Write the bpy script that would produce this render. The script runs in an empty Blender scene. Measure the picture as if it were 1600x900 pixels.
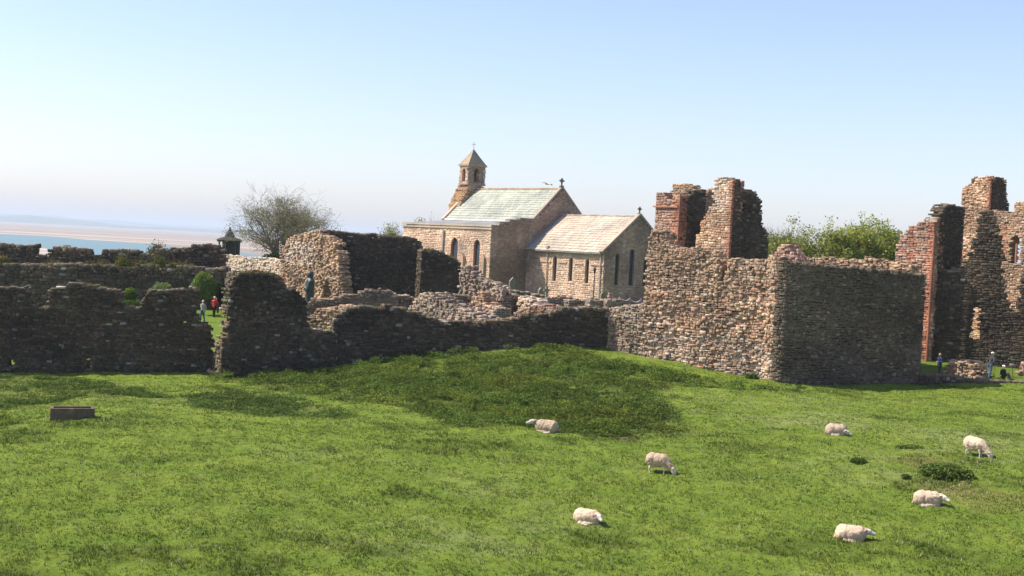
import bpy, bmesh, math, random
import numpy as np
from mathutils import Matrix, Vector
from math import radians as R, pi

# ------------------------------------------------------------------ camera, sky, sun, exposure
SC = bpy.context.scene
F = 2000.0                                   # focal length in photo pixels (photo 1600 wide)
CAM = np.array([0.0, 0.0, 10.0])
cam_d = bpy.data.cameras.new('camera'); cam = bpy.data.objects.new('camera', cam_d)
SC.collection.objects.link(cam); SC.camera = cam
cam_d.sensor_width = 36; cam_d.lens = 36 * F / 1600; cam_d.clip_start = .5; cam_d.clip_end = 60000
ROT = Matrix.Rotation(R(90 - 1.86), 4, 'X') @ Matrix.Rotation(R(3.0), 4, 'Z')
cam.matrix_world = Matrix.Translation(CAM) @ ROT
RM = np.array(ROT.to_3x3())

SUN_EL, SUN_A = R(52), R(4)                  # elevation; angle behind the left horizon
S = np.array([-math.cos(SUN_A) * math.cos(SUN_EL), math.sin(SUN_A) * math.cos(SUN_EL), math.sin(SUN_EL)])
W = bpy.data.worlds.new('World'); SC.world = W; W.use_nodes = True
nt = W.node_tree; bg = nt.nodes['Background']
sky = nt.nodes.new('ShaderNodeTexSky'); sky.sky_type = 'NISHITA'; sky.sun_disc = False
sky.sun_elevation = SUN_EL; sky.sun_rotation = math.atan2(S[0], S[1]); sky.altitude = 10
sky.air_density = 1.0; sky.dust_density = 1.0; sky.ozone_density = 2.8
wb = nt.nodes.new('ShaderNodeMix'); wb.data_type = 'RGBA'; wb.blend_type = 'MULTIPLY'; wb.inputs[0].default_value = 1; wb.inputs[7].default_value = (1.02, .93, 1, 1)   # warm film response
nt.links.new(sky.outputs[0], wb.inputs[6]); nt.links.new(wb.outputs[2], bg.inputs[0]); bg.inputs[1].default_value = 0.115
sl = bpy.data.lights.new('sun', 'SUN'); sl.energy = 4.15; sl.angle = R(.5); sl.color = (1, .93, .82)
so = bpy.data.objects.new('sun', sl); SC.collection.objects.link(so)
so.rotation_euler = Vector(-S).to_track_quat('-Z', 'Y').to_euler(); so.location = (0, 0, 60)
vs = SC.view_settings; vs.view_transform = 'Standard'; vs.look = 'None'; vs.exposure = 0.93; vs.gamma = 1
SC.cycles.max_bounces = 6; SC.cycles.transparent_max_bounces = 12; SC.cycles.volume_bounces = 0

# ------------------------------------------------------------------ helpers
C = SC.collection
rs = np.random.RandomState

def ray(u, v):
    d = RM @ np.array([(u - 800) / F, -(v - 450) / F, -1.0])
    return d / d[1]
def P(u, v, Y):
    return CAM + ray(u, v) * Y
def X(u, Y, v=480):
    return P(u, v, Y)[:2]

def tag(o, label=None, cat=None, group=None, kind=None):
    if label: o['label'] = label
    if cat: o['category'] = cat
    if group: o['group'] = group
    if kind or (label and cat): o['kind'] = kind or 'thing'
    return o

def empty(name, loc, label, cat, group=None):
    o = bpy.data.objects.new(name, None); C.objects.link(o); o.location = Vector(loc); o.empty_display_size = .3
    return tag(o, label, cat, group)

def mesh(name, V, faces, mat, parent=None, tint=None, smooth=False, origin=None, mats=None, midx=None):
    """V (N,3) world coordinates; faces: list of int arrays (M,k)"""
    V = np.asarray(V, dtype=np.float64)
    if parent is not None: org = np.array(parent_loc(parent))
    elif origin is not None: org = np.array(origin, float)
    else: org = np.array([V[:, 0].mean(), V[:, 1].mean(), V[:, 2].min()])
    me = bpy.data.meshes.new(name)
    if isinstance(faces, np.ndarray): faces = [faces]
    faces = [np.asarray(f, dtype=np.int32) for f in faces if len(f)]
    nl = sum(f.size for f in faces); nf = sum(len(f) for f in faces)
    me.vertices.add(len(V)); me.vertices.foreach_set('co', (V - org).astype(np.float32).ravel())
    me.loops.add(nl); me.loops.foreach_set('vertex_index', np.concatenate([f.ravel() for f in faces]))
    me.polygons.add(nf)
    tot = np.concatenate([np.full(len(f), f.shape[1], dtype=np.int32) for f in faces])
    st = np.concatenate([[0], np.cumsum(tot)[:-1]]).astype(np.int32)
    me.polygons.foreach_set('loop_start', st)
    if smooth: me.polygons.foreach_set('use_smooth', np.ones(nf, bool))
    me.update(calc_edges=True); me.validate()
    if tint is not None:
        a = me.color_attributes.new('tint', 'FLOAT_COLOR', 'POINT')
        t = np.ones((len(V), 4), np.float32); t[:, :3] = np.asarray(tint, np.float32)
        a.data.foreach_set('color', t.ravel())
    o = bpy.data.objects.new(name, me); C.objects.link(o)
    if mat: me.materials.append(mat)
    if mats:
        for m in mats: me.materials.append(m)
    if parent is not None: o.parent = parent
    else: o.location = org
    return o

def parent_loc(p):
    l = np.array(p.location)
    while p.parent is not None:
        p = p.parent; l = l + np.array(p.location)
    return l

class MB:
    """collects simple solids, linked as one mesh"""
    def __init__(s): s.V = []; s.F = []; s.n = 0; s.T = []
    def add(s, V, F, tint=(1, 1, 1)):
        V = [tuple(v) for v in V]
        s.V += V; s.F += [tuple(i + s.n for i in f) for f in F]; s.n += len(V); s.T += [tint] * len(V)
    def box(s, c, h, ax=None, tint=(1, 1, 1)):
        c = np.array(c, float); ax = np.eye(3) if ax is None else np.array(ax, float)
        V = [c + sx * h[0] * ax[0] + sy * h[1] * ax[1] + sz * h[2] * ax[2] for sx in (-1, 1) for sy in (-1, 1) for sz in (-1, 1)]
        s.add(V, [(0, 1, 3, 2), (4, 6, 7, 5), (0, 4, 5, 1), (2, 3, 7, 6), (0, 2, 6, 4), (1, 5, 7, 3)], tint)
    def tube(s, pts, rad, n=8, tint=(1, 1, 1), caps=True):
        pts = [np.array(p, float) for p in pts]; rad = [rad] * len(pts) if np.isscalar(rad) else rad
        V = []; base = None
        for i, p in enumerate(pts):
            d = pts[min(i + 1, len(pts) - 1)] - pts[max(i - 1, 0)]; d /= np.linalg.norm(d) + 1e-9
            if base is None: base = np.cross(d, (0, 0, 1) if abs(d[2]) < .9 else (1, 0, 0))
            a = base - d * np.dot(base, d); a /= np.linalg.norm(a) + 1e-9; base = a; b = np.cross(d, a)
            for k in range(n):
                t = 2 * pi * k / n; V.append(p + rad[i] * (a * math.cos(t) + b * math.sin(t)))
        Fc = []
        for i in range(len(pts) - 1):
            for k in range(n):
                k2 = (k + 1) % n; Fc.append((i * n + k, i * n + k2, (i + 1) * n + k2, (i + 1) * n + k))
        if caps: Fc += [tuple(range(n))[::-1], tuple((len(pts) - 1) * n + k for k in range(n))]
        s.add(V, Fc, tint)
    def lathe(s, c, prof, n=16, tint=(1, 1, 1)):
        c = np.array(c, float); V = []
        for r, z in prof:
            for k in range(n): t = 2 * pi * (k + .5) / n; V.append(c + (r * math.cos(t), r * math.sin(t), z))
        Fc = []
        for i in range(len(prof) - 1):
            for k in range(n):
                k2 = (k + 1) % n; Fc.append((i * n + k, i * n + k2, (i + 1) * n + k2, (i + 1) * n + k))
        Fc += [tuple(range(n))[::-1], tuple((len(prof) - 1) * n + k for k in range(n))]
        s.add(V, Fc, tint)
    def prism(s, poly, d, tint=(1, 1, 1)):
        """poly: planar list of 3-D points; d: extrusion vector"""
        n = len(poly); d = np.array(d, float)
        V = [np.array(p, float) for p in poly] + [np.array(p, float) + d for p in poly]
        s.add(V, [tuple(range(n)), tuple(range(2 * n - 1, n - 1, -1))] + [(k, k + n, (k + 1) % n + n, (k + 1) % n) for k in range(n)], tint)
    def build(s, name, mat, parent=None, smooth=False, origin=None):
        V = np.array(s.V)
        org = parent_loc(parent) if parent is not None else (np.array(origin, float) if origin is not None else np.array([V[:, 0].mean(), V[:, 1].mean(), V[:, 2].min()]))
        me = bpy.data.meshes.new(name); me.from_pydata((V - org).tolist(), [], s.F)
        bm = bmesh.new(); bm.from_mesh(me); bmesh.ops.recalc_face_normals(bm, faces=bm.faces); bm.to_mesh(me); bm.free()
        if smooth: me.polygons.foreach_set('use_smooth', np.ones(len(me.polygons), bool))
        a = me.color_attributes.new('tint', 'FLOAT_COLOR', 'POINT')
        t = np.ones((len(V), 4), np.float32); t[:, :3] = np.array(s.T); a.data.foreach_set('color', t.ravel())
        me.materials.append(mat)
        o = bpy.data.objects.new(name, me); C.objects.link(o)
        if parent is not None: o.parent = parent
        else: o.location = org
        return o

def vnoise(x, y, seed=0):
    """smooth value noise, arrays, unit lattice, range -1..1"""
    xi = np.floor(x).astype(np.int64); yi = np.floor(y).astype(np.int64); xf = x - xi; yf = y - yi
    u = xf * xf * (3 - 2 * xf); v = yf * yf * (3 - 2 * yf)
    def h(i, j):
        n = (i * 374761393 + j * 668265263 + seed * 982451653) & 0xffffffff
        n = ((n ^ (n >> 13)) * 1274126177) & 0xffffffff
        return ((n ^ (n >> 16)) & 0xffff) / 32767.5 - 1
    return (h(xi, yi) * (1 - u) + h(xi + 1, yi) * u) * (1 - v) + (h(xi, yi + 1) * (1 - u) + h(xi + 1, yi + 1) * u) * v
def fbm(x, y, seed=0, o=4):
    r = 0; a = 1; t = 0
    for k in range(o):
        r = r + a * vnoise(x * 2 ** k + 17.3 * k, y * 2 ** k - 9.1 * k, seed + k); t += a; a *= .5
    return r / t

# ------------------------------------------------------------------ materials
def mat_new(name, rough=.9, spec=.2):
    m = bpy.data.materials.new(name); m.use_nodes = True; b = m.node_tree.nodes['Principled BSDF']
    b.inputs['Roughness'].default_value = rough; b.inputs['Specular IOR Level'].default_value = spec
    return m, m.node_tree, b
def N(t, kind, **kw):
    n = t.nodes.new(kind)
    for k, v in kw.items(): setattr(n, k, v)
    return n
def coords(t):
    g = N(t, 'ShaderNodeNewGeometry'); return g.outputs['Position']
def noise_val(t, scale, detail=3, vec=None, rough=.6):
    n = N(t, 'ShaderNodeTexNoise'); n.inputs['Scale'].default_value = scale; n.inputs['Detail'].default_value = detail
    n.inputs['Roughness'].default_value = rough
    t.links.new(vec if vec is not None else coords(t), n.inputs['Vector']); return n.outputs['Fac']
def ramp(t, val, stops):
    r = N(t, 'ShaderNodeValToRGB'); t.links.new(val, r.inputs[0]); e = r.color_ramp.elements
    while len(e) < len(stops): e.new(.5)
    for k, (p, c) in enumerate(stops):
        e[k].position = p; e[k].color = (c if len(c) == 4 else (*c, 1)) if not np.isscalar(c) else (c, c, c, 1)
    return r.outputs[0]
def mix(t, fac, a, b, mode='MIX'):
    m = N(t, 'ShaderNodeMix', data_type='RGBA', blend_type=mode)
    for sock, v in ((m.inputs[0], fac), (m.inputs[6], a), (m.inputs[7], b)):
        if hasattr(v, 'node'): t.links.new(v, sock)
        elif np.isscalar(v): sock.default_value = v
        else: sock.default_value = (*v, 1)
    return m.outputs[2]
def bump(t, b, val, strength, dist):
    n = N(t, 'ShaderNodeBump'); n.inputs['Strength'].default_value = strength; n.inputs['Distance'].default_value = dist
    t.links.new(val, n.inputs['Height']); t.links.new(n.outputs[0], b.inputs['Normal'])

def tinted(name, rough=.92, lo=.72, hi=1.25, sc=5.0, lichen=0.0, lichen_col=(.42, .38, .2), bmp=.5, spec=.15):
    """colour from each piece's own tint, weathered by noise, with lichen blotches"""
    m, t, b = mat_new(name, rough, spec)
    a = N(t, 'ShaderNodeVertexColor', layer_name='tint').outputs[0]
    n1 = noise_val(t, sc, 5, rough=.7)
    col = mix(t, 1.0, a, ramp(t, n1, [(.3, (lo,) * 3), (.7, (hi,) * 3)]), 'MULTIPLY')
    n2 = noise_val(t, .35, 3)
    col = mix(t, 1.0, col, ramp(t, n2, [(.35, (.78, .78, .8)), (.65, (1.15, 1.12, 1.08))]), 'MULTIPLY')
    if lichen:
        n3 = noise_val(t, 2.2, 6, rough=.75)
        col = mix(t, ramp(t, n3, [(.60, 0.0), (.68, lichen)]), col, lichen_col)
    t.links.new(col, b.inputs['Base Color'])
    if bmp: bump(t, b, noise_val(t, 14, 4), bmp, .03)
    return m
M = {}
M['rubble'] = tinted('weathered_stone', lichen=.35, lichen_col=(.33, .31, .22))
M['ashlar'] = tinted('dressed_stone', lo=.8, hi=1.15, sc=3.0, lichen=.15, bmp=.3)
M['church'] = tinted('church_stone', lo=.85, hi=1.12, sc=3.0, lichen=.12, bmp=.3)
M['roof_green'] = tinted('nave_slates', lo=.8, hi=1.1, sc=1.6, lichen=.35, lichen_col=(.30, .32, .20), bmp=.2)
M['roof_cream'] = tinted('chancel_slabs', lo=.85, hi=1.1, sc=1.6, lichen=.2, lichen_col=(.5, .38, .25), bmp=.2)
M['plain'] = tinted('painted', lo=.92, hi=1.06, sc=6, bmp=0)
M['metal'] = tinted('dark_metal', rough=.5, lo=.9, hi=1.05, bmp=0, spec=.5)
M['skin'] = tinted('skin', rough=.6, lo=.95, hi=1.05, bmp=0)
M['cloth'] = tinted('cloth', rough=.95, lo=.9, hi=1.1, sc=12, bmp=.2)
M['wool'] = tinted('wool', rough=1, lo=.78, hi=1.1, sc=14, bmp=.9)
M['wood'] = tinted('bark', lo=.7, hi=1.2, sc=8)
gm, gt, gb = mat_new('window_glass', .35, .3); gb.inputs['Base Color'].default_value = (.05, .055, .065, 1); M['glass'] = gm
def leaf_mat(name, tr=.35):
    m, t, b = mat_new(name, .8, .1)
    a = N(t, 'ShaderNodeVertexColor', layer_name='tint').outputs[0]
    t.links.new(a, b.inputs['Base Color'])
    tl = N(t, 'ShaderNodeBsdfTranslucent'); t.links.new(a, tl.inputs[0])
    mx = N(t, 'ShaderNodeMixShader'); mx.inputs[0].default_value = tr
    t.links.new(b.outputs[0], mx.inputs[1]); t.links.new(tl.outputs[0], mx.inputs[2])
    t.links.new(mx.outputs[0], t.nodes['Material Output'].inputs[0]); return m
M['leaf'] = leaf_mat('leaves'); M['grassblade'] = leaf_mat('grass_blades', .3)

# ------------------------------------------------------------------ terrain
ctl_px = [(0, 895, 38.5), (800, 895, 41), (1600, 895, 43.5), (920, 815, 48.5), (1332, 845, 47), (1025, 742, 55), (1452, 793, 50.5),
          (1308, 682, 66), (850, 676, 62), (1523, 711, 61), (1590, 800, 50), (113, 658, 60), (400, 660, 61), (500, 760, 50), (0, 700, 54),
          (0, 577, 82), (170, 579, 82.5), (330, 583, 83), (530, 575, 85), (700, 558, 87), (620, 590, 80), (850, 550, 88), (950, 551, 90), (800, 600, 78),
          (1080, 575, 87), (1210, 599, 83.5), (1060, 620, 76), (1330, 604, 85), (1440, 606, 86), (1600, 606, 87), (1400, 640, 74), (940, 690, 61)]
ctl = [P(u, v, Y) for u, v, Y in ctl_px]
ctl += [np.array(p, float) for p in [(-34, 86, .6), (-20, 87.5, .8), (-30, 93, 2.3), (-15, 95, 2.7), (-42, 113, 2.1), (-40, 104, 2.0), (-22, 112, 2.75), (-24, 104, 2.45), (-13, 95, 2.9), (-5, 97, 3.3), (0, 105, 3.8), (10, 105, 4.2),
        (-27, 135, 4.6), (-30, 150, 5.3), (-20, 125, 4.4), (0, 125, 4.4), (10, 128, 4.2), (20, 118, 4.2), (30, 95, 3.0), (34, 89, 2.7), (40, 90, 2.7), (30, 110, 3.6), (45, 105, 3.2), (30, 150, 4.5), (-60, 60, -.5), (80, 70, 1), (60, 100, 2.8), (0, 20, -3), (-40, 20, -3.5), (50, 20, -2.5), (-60, 110, 2.5), (0, 170, 4.5), (90, 130, 3)]]
ctl = np.array(ctl)
def _U(r2): return np.where(r2 > 1e-9, r2 * np.log(np.maximum(r2, 1e-9)), 0)
_n = len(ctl); _xy = ctl[:, :2] / 50
_K = _U(((_xy[:, None] - _xy[None]) ** 2).sum(-1)) + np.eye(_n) * .02
_Pm = np.c_[np.ones(_n), _xy]; _A = np.block([[_K, _Pm], [_Pm.T, np.zeros((3, 3))]])
_w = np.linalg.solve(_A, np.r_[ctl[:, 2], 0, 0, 0])
def tz(x, y):
    x = np.atleast_1d(np.asarray(x, float)); y = np.atleast_1d(np.asarray(y, float)); sh = x.shape
    xf = np.clip(x.ravel(), -90, 100); yf = np.clip(y.ravel(), 5, 175)
    out = np.empty(len(xf))
    for i in range(0, len(xf), 60000):
        q = np.c_[xf[i:i + 60000], yf[i:i + 60000]] / 50
        out[i:i + 60000] = _U(((q[:, None] - _xy[None]) ** 2).sum(-1)) @ _w[:_n] + _w[_n] + q @ _w[_n + 1:]
    z = out.reshape(sh)
    sm = lambda a: np.clip(a, 0, 1) ** 2 * (3 - 2 * np.clip(a, 0, 1))
    start = 126 + 50 * sm((x + 48) / 22)
    k = np.maximum.reduce([sm((y - start) / 90), sm((-x - 95) / 90), sm((x - 140) / 120), sm((-y + 0) / 120)])
    return z * (1 - k) + (-10.5) * k
def tz1(x, y): return float(tz([x], [y])[0])
def G(u, v, y0=30, y1=180):
    d = ray(u, v); ys = np.arange(y0, y1, .1)
    zz = CAM[2] + d[2] * ys; g = tz(d[0] * ys, ys); k = np.argmax(zz < g)
    Y = ys[k] if zz[k] < g[k] else y1
    return np.array([d[0] * Y, Y, tz1(d[0] * Y, Y)])

# nettle and rough-grass patches, outlined on the ground (x, y)
def poly_ground(pts): return np.array([G(u, v)[:2] for u, v in pts])
def inpoly(x, y, poly):
    c = np.zeros(x.shape, bool); n = len(poly)
    for i in range(n):
        x1, y1 = poly[i]; x2, y2 = poly[(i + 1) % n]
        m = ((y1 > y) != (y2 > y)); c ^= m & (x < (x2 - x1) * (y - y1) / (y2 - y1 + 1e-12) + x1)
    return c
nettle_main = poly_ground([(540, 577), (600, 566), (700, 556), (800, 549), (880, 546), (925, 552), (945, 563), (1005, 575), (1055, 586), (1150, 599), (1140, 604), (1040, 603), (1010, 612), (1040, 640), (1062, 655), (1040, 668), (1000, 676), (970, 690), (930, 692), (905, 680), (860, 668), (720, 668), (690, 655), (650, 640), (600, 630), (545, 626), (480, 618), (430, 607), (345, 592), (350, 583), (450, 583)])
nettle_side = poly_ground([(290, 618), (330, 612), (420, 620), (480, 632), (530, 643), (520, 650), (420, 646), (300, 636)])
nettle_bank = poly_ground([(1150, 597), (1230, 599), (1280, 606), (1250, 614), (1180, 612), (1120, 606)])
rough_left = poly_ground([(-60, 585), (0, 585), (60, 588), (150, 594), (250, 612), (255, 622), (150, 618), (60, 632), (0, 640), (-60, 632)])
rough_side = poly_ground([(0, 650), (40, 655), (30, 668), (-30, 668), (-30, 650)])
NET = [(nettle_main, 1.0), (nettle_side, .85), (nettle_bank, .8)]
def nettle_mask(x, y):
    xx = x + .9 * fbm(x * .9, y * .9, 5, 4); yy = y + .9 * fbm(x * .9 + 50, y * .9, 6, 4)
    m = np.zeros(x.shape)
    for p, w in NET: m = np.maximum(m, inpoly(xx, yy, p) * w)
    g = fbm(x * .6, y * .6, 31, 3)
    return m * (g > -.22)
def rough_mask(x, y):
    xx = x + 1.2 * fbm(x * .6, y * .6, 8, 4); yy = y + 1.2 * fbm(x * .6, y * .6, 9, 4)
    m = inpoly(xx, yy, rough_left) | inpoly(xx, yy, rough_side)
    for p in (nettle_main, nettle_side): m |= inpoly(xx * .97 + .03 * p[:, 0].mean(), yy * .97 + .03 * p[:, 1].mean(), p)
    return m

gx = np.unique(np.r_[np.linspace(-700, -100, 14), np.linspace(-100, -36, 26), np.arange(-36, 44, .13), np.linspace(44, 120, 30), np.linspace(120, 700, 14)])
gy = np.unique(np.r_[np.linspace(-260, 10, 10), np.linspace(10, 33, 12), np.arange(33, 90, .13), np.arange(90, 130, .4), np.linspace(130, 320, 70)])
GX, GY = np.meshgrid(gx, gy)
GZ = tz(GX, GY)
past = (GY < 92).astype(float)
tuft = fbm(GX * 1.1, GY * 1.1, 3, 4); fine = fbm(GX * 4.2, GY * 4.2, 11, 2)
GZ = GZ + past * (.10 * tuft + .045 * fine + .12 * fbm(GX * .22, GY * .22, 21, 2)) * ((GY > 20) & (GY < 92))
nm = nettle_mask(GX, GY); rm = rough_mask(GX, GY)
big = fbm(GX * .12, GY * .2, 41, 4); mid = fbm(GX * .7, GY * 1.0, 43, 4)
c1 = np.array([.155, .202, .030]); c2 = np.array([.118, .170, .023]); c3 = np.array([.20, .225, .08]); cd = np.array([.030, .055, .010])
k = np.clip(.5 + 1.1 * mid + .5 * tuft, 0, 1)[..., None]
col = c2 * (1 - k) + c1 * k
k = np.clip((big + .55 * fbm(GX * 1.5, GY * 2.5, 47, 3) - .12) * 1.6, 0, 1)[..., None] * .75
col = col * (1 - k) + c3 * k
k = np.clip((fbm(GX * 2.6, GY * 2.6, 53, 3) - .32) * 5, 0, 1)[..., None] * .35
col = col * (1 - k) + cd * k
lush = np.clip((fbm(GX * .28, GY * .42, 141, 4) - .22) * 4, 0, 1)[..., None]
col = col * (1 - .33 * lush) * np.array([1, 1, 1])
col = np.where(rm[..., None], col * .72, col)
col = np.where(nm[..., None] > 0, np.array([.06, .09, .016]), col)
for (u, v, r, cc) in [(1440, 722, 1.6, (.17, .12, .05)), (1495, 766, 1.8, (.2, .17, .08)), (980, 683, .8, (.16, .11, .07)), (1550, 780, 2.2, (.17, .14, .05)), (870, 674, .4, (.16, .1, .07))]:
    g = G(u, v); d = np.hypot(GX - g[0], (GY - g[1]) * .8) / r + .5 * fbm(GX * 2, GY * 2, 61, 3)
    k = np.clip(1.1 - d, 0, 1)[..., None] * .7; col = col * (1 - k) + np.array(cc) * k
lawn = np.array([.115, .17, .024]) * (1 + .12 * fbm(GX * .5, GY * .5, 71, 3))[..., None]
col = np.where(((GY > 92) | ((GX > 27) & (GY > 88.2)))[..., None], lawn, col)
col *= (1 + .0 * GX)[..., None]
V = np.c_[GX.ravel(), GY.ravel(), GZ.ravel()]
ny, nx = GX.shape; I = np.arange(ny * nx).reshape(ny, nx)
Q = np.c_[I[:-1, :-1].ravel(), I[:-1, 1:].ravel(), I[1:, 1:].ravel(), I[1:, :-1].ravel()]
gmat, t, b = mat_new('pasture_turf', 1.0, .1)
a = N(t, 'ShaderNodeVertexColor', layer_name='tint').outputs[0]
c_ = mix(t, 1.0, a, ramp(t, noise_val(t, 7, 5, rough=.8), [(.32, (.62, .66, .55)), (.68, (1.35, 1.3, 1.25))]), 'MULTIPLY')
t.links.new(c_, b.inputs['Base Color']); bump(t, b, noise_val(t, 9, 5, rough=.8), .8, .12)
tag(mesh('pasture', V, Q, gmat, tint=col.reshape(-1, 3), smooth=True, origin=(0, 0, 0)), kind='structure')

# grass tufts on the near pasture
def blades(name, pts, h, w, cols, label, seed, nb=3):
    r = rs(seed); n = len(pts); VV = []; TT = []
    for k in range(nb):
        az = r.uniform(0, 2 * pi, n); ln = r.uniform(.2, .9, n); hh = h * r.uniform(.6, 1.3, n); ww = w * r.uniform(.6, 1.4, n)
        off = r.normal(0, .04, (n, 2)); p = pts.copy(); p[:, :2] += off
        tipv = p + np.c_[np.cos(az) * ln * hh, np.sin(az) * ln * hh, hh]
        sd = np.c_[-np.sin(az) * ww, np.cos(az) * ww, np.zeros(n)]
        p[:, 2] -= .02
        VV.append(np.stack([p - sd, p + sd, tipv], 1)); TT.append(np.repeat(cols[:, None], 3, 1))
    VV = np.concatenate(VV).reshape(-1, 3); TT = np.concatenate(TT).reshape(-1, 3)
    return tag(mesh(name, VV, np.arange(len(VV)).reshape(-1, 3), M['grassblade'], tint=TT, origin=(0, 60, 0)), label, 'grass', kind='stuff')
def ground_z(x, y):
    tuft = fbm(x * 1.1, y * 1.1, 3, 4); fine = fbm(x * 4.2, y * 4.2, 11, 2)
    return tz(x, y) + (.10 * tuft + .045 * fine + .12 * fbm(x * .22, y * .22, 21, 2)) * (y < 92)
r = rs(77)
n = 230000
yy = 36 + 52 * r.uniform(0, 1, n) ** 1.15; xx = r.uniform(-1, 1, n) * (yy * .415 + 1.5)
k = fbm(xx * 1.3, yy * 1.3, 91, 3) + .6 * r.uniform(-1, 1, n) > -.1; xx, yy = xx[k], yy[k]
zz = ground_z(xx, yy); n = len(xx)
km = np.clip(.5 + .9 * fbm(xx * .7, yy, 43, 4) + .5 * r.uniform(-1, 1, n), 0, 1)[:, None]
cols = np.array([.095, .150, .018]) * (1 - km) + np.array([.19, .235, .035]) * km
lush = np.clip((fbm(xx * .28, yy * .42, 141, 4) - .22) * 4, 0, 1)
cols = cols * (1 - .3 * lush)[:, None]
cols = np.where((r.uniform(0, 1, n) < .06)[:, None], np.array([.03, .05, .012]), cols)
kp = (r.uniform(0, 1, n) < .09 + .22 * np.clip(fbm(xx * .12, yy * .2, 41, 4), 0, 1))[:, None]
cols = np.where(kp, np.array([.34, .36, .17]) * r.uniform(.5, 1.25, (n, 1)), cols)
cols = np.where(rough_mask(xx, yy)[:, None], cols * .75, cols)
hh = .055 + .04 * np.clip(fbm(xx * 1.1, yy * 1.1, 3, 4) + .3, 0, 1)
hh = hh * np.where(rough_mask(xx, yy), 1.7, 1) * (1 + .6 * lush)
ok = ~(nettle_mask(xx, yy) > 0)
blades('grass', np.c_[xx, yy, zz][ok], hh[ok], .018, cols[ok], 'bright green grazed pasture grass with paler seed heads across the foreground', 5)

# leaves: one quad each
def leaf_quads(pts, size, cols, seed, up=.3, asp=.55):
    r = rs(seed); n = len(pts)
    nrm = r.normal(0, 1, (n, 3)); nrm[:, 2] = np.abs(nrm[:, 2]) + up; nrm /= np.linalg.norm(nrm, axis=1)[:, None]
    a = np.cross(nrm, r.normal(0, 1, (n, 3))); a /= np.linalg.norm(a, axis=1)[:, None] + 1e-9; b = np.cross(nrm, a)
    s = (size * r.uniform(.6, 1.3, n))[:, None]
    VV = np.stack([pts - a * s, pts + b * s * asp, pts + a * s, pts - b * s * asp], 1).reshape(-1, 3)
    return VV, np.arange(4 * n).reshape(-1, 4), np.repeat(cols, 4, 0)
def nettles(n, poly, hmax, seed, base, name='nettle_bed', label='', mask=None):
    r = rs(seed); lo = poly.min(0) - 1; hi = poly.max(0) + 1
    x = r.uniform(lo[0], hi[0], n); y = r.uniform(lo[1], hi[1], n)
    jx = r.normal(0, .45, n); jy = r.normal(0, .45, n); xx = x + jx + 1.3 * fbm(x * .7, y * .7, 5, 4); yy = y + jy + 1.3 * fbm(x * .7 + 50, y * .7, 6, 4)
    k = inpoly(xx, yy, poly) & (fbm(x * .6, y * .6, 31, 3) > -.22); x, y = x[k], y[k]; n = len(x)
    cl = np.sqrt(np.clip(.30 + 1.2 * fbm(x * .8, y * 1.5, 15, 2) + .8 * fbm(x * 2.0, y * 3.2, 16, 2), .01, 1.6))
    top = hmax * np.where(cl < .25, cl * .5, cl); z = tz(x, y) + top * (.45 + .55 * r.uniform(0, 1, n))
    kk = r.uniform(0, 1, n)[:, None]
    cols = np.array(base) * (.5 + .9 * kk) * (1 + .55 * fbm(x * .45, y * .6, 19, 4))[:, None]
    cols = cols * (1 + np.array([.5, .12, 0]) * np.clip(fbm(x * .3, y * .5, 23, 3) * 1.5, 0, 1)[:, None])
    cols = cols * np.where(r.uniform(0, 1, n) < .04, 1.6, 1)[:, None]
    VV, FF, TT = leaf_quads(np.c_[x, y, z], np.full(n, .055), cols, seed + 1, up=.5)
    return tag(mesh(name, VV, FF, M['leaf'], tint=TT, origin=(poly[:, 0].mean(), poly[:, 1].mean(), 0)), label, 'nettles', kind='stuff')
nettles(620000, nettle_main, .52, 31, (.105, .155, .026), label='dense dark green nettles covering the mound in front of the middle wall')
nettles(60000, nettle_side, .30, 33, (.08, .125, .026), label='low dark green nettle patch in the grass left of the mound')
nettles(14000, nettle_bank, .30, 35, (.075, .12, .024), label='thin strip of nettles at the foot of the sunlit wall end')
# a low weed edge on the left
r = rs(12); lo = rough_left.min(0); hi = rough_left.max(0)
x = r.uniform(lo[0], hi[0], 90000); y = r.uniform(lo[1], hi[1], 90000)
k = inpoly(x, y, rough_left) & (fbm(x * .8, y * .8, 18, 4) > .08); x, y = x[k], y[k]
VV, FF, TT = leaf_quads(np.c_[x, y, ground_z(x, y) + .22 * r.uniform(0, 1, len(x))], np.full(len(x), .055), np.array([.08, .125, .022]) * r.uniform(.6, 1.4, (len(x), 1)), 3, up=.6)
tag(mesh('low_weeds', VV, FF, M['leaf'], tint=TT, origin=(-25, 75, 0)), 'low ragged weeds in the grass below the left wall', 'weeds', kind='stuff')

# ------------------------------------------------------------------ sea, sands, hills
sm_, t, b = mat_new('tidal_sand', .8, .3)
pos = coords(t); mp = N(t, 'ShaderNodeMapping'); mp.inputs['Scale'].default_value = (.00035, .0042, 1); t.links.new(pos, mp.inputs[0])
n1 = noise_val(t, 1.0, 6, mp.outputs[0], .65)
t.links.new(ramp(t, n1, [(.30, (.15, .14, .125)), (.42, (.22, .175, .135)), (.5, (.27, .21, .155)), (.56, (.44, .38, .31)), (.62, (.22, .18, .145)), (.75, (.17, .155, .14))]), b.inputs['Base Color'])
MBs = MB(); MBs.add([(-30000, -3000, -8), (30000, -3000, -8), (30000, 30000, -8), (-30000, 30000, -8)], [(0, 1, 2, 3)])
tag(MBs.build('sands', sm_, origin=(0, 0, -8)), kind='structure')
wm, t, b = mat_new('sea_water', .5, .25); b.inputs['Base Color'].default_value = (.11, .19, .20, 1)
bump(t, b, noise_val(t, .25, 3), .25, .4)
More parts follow.
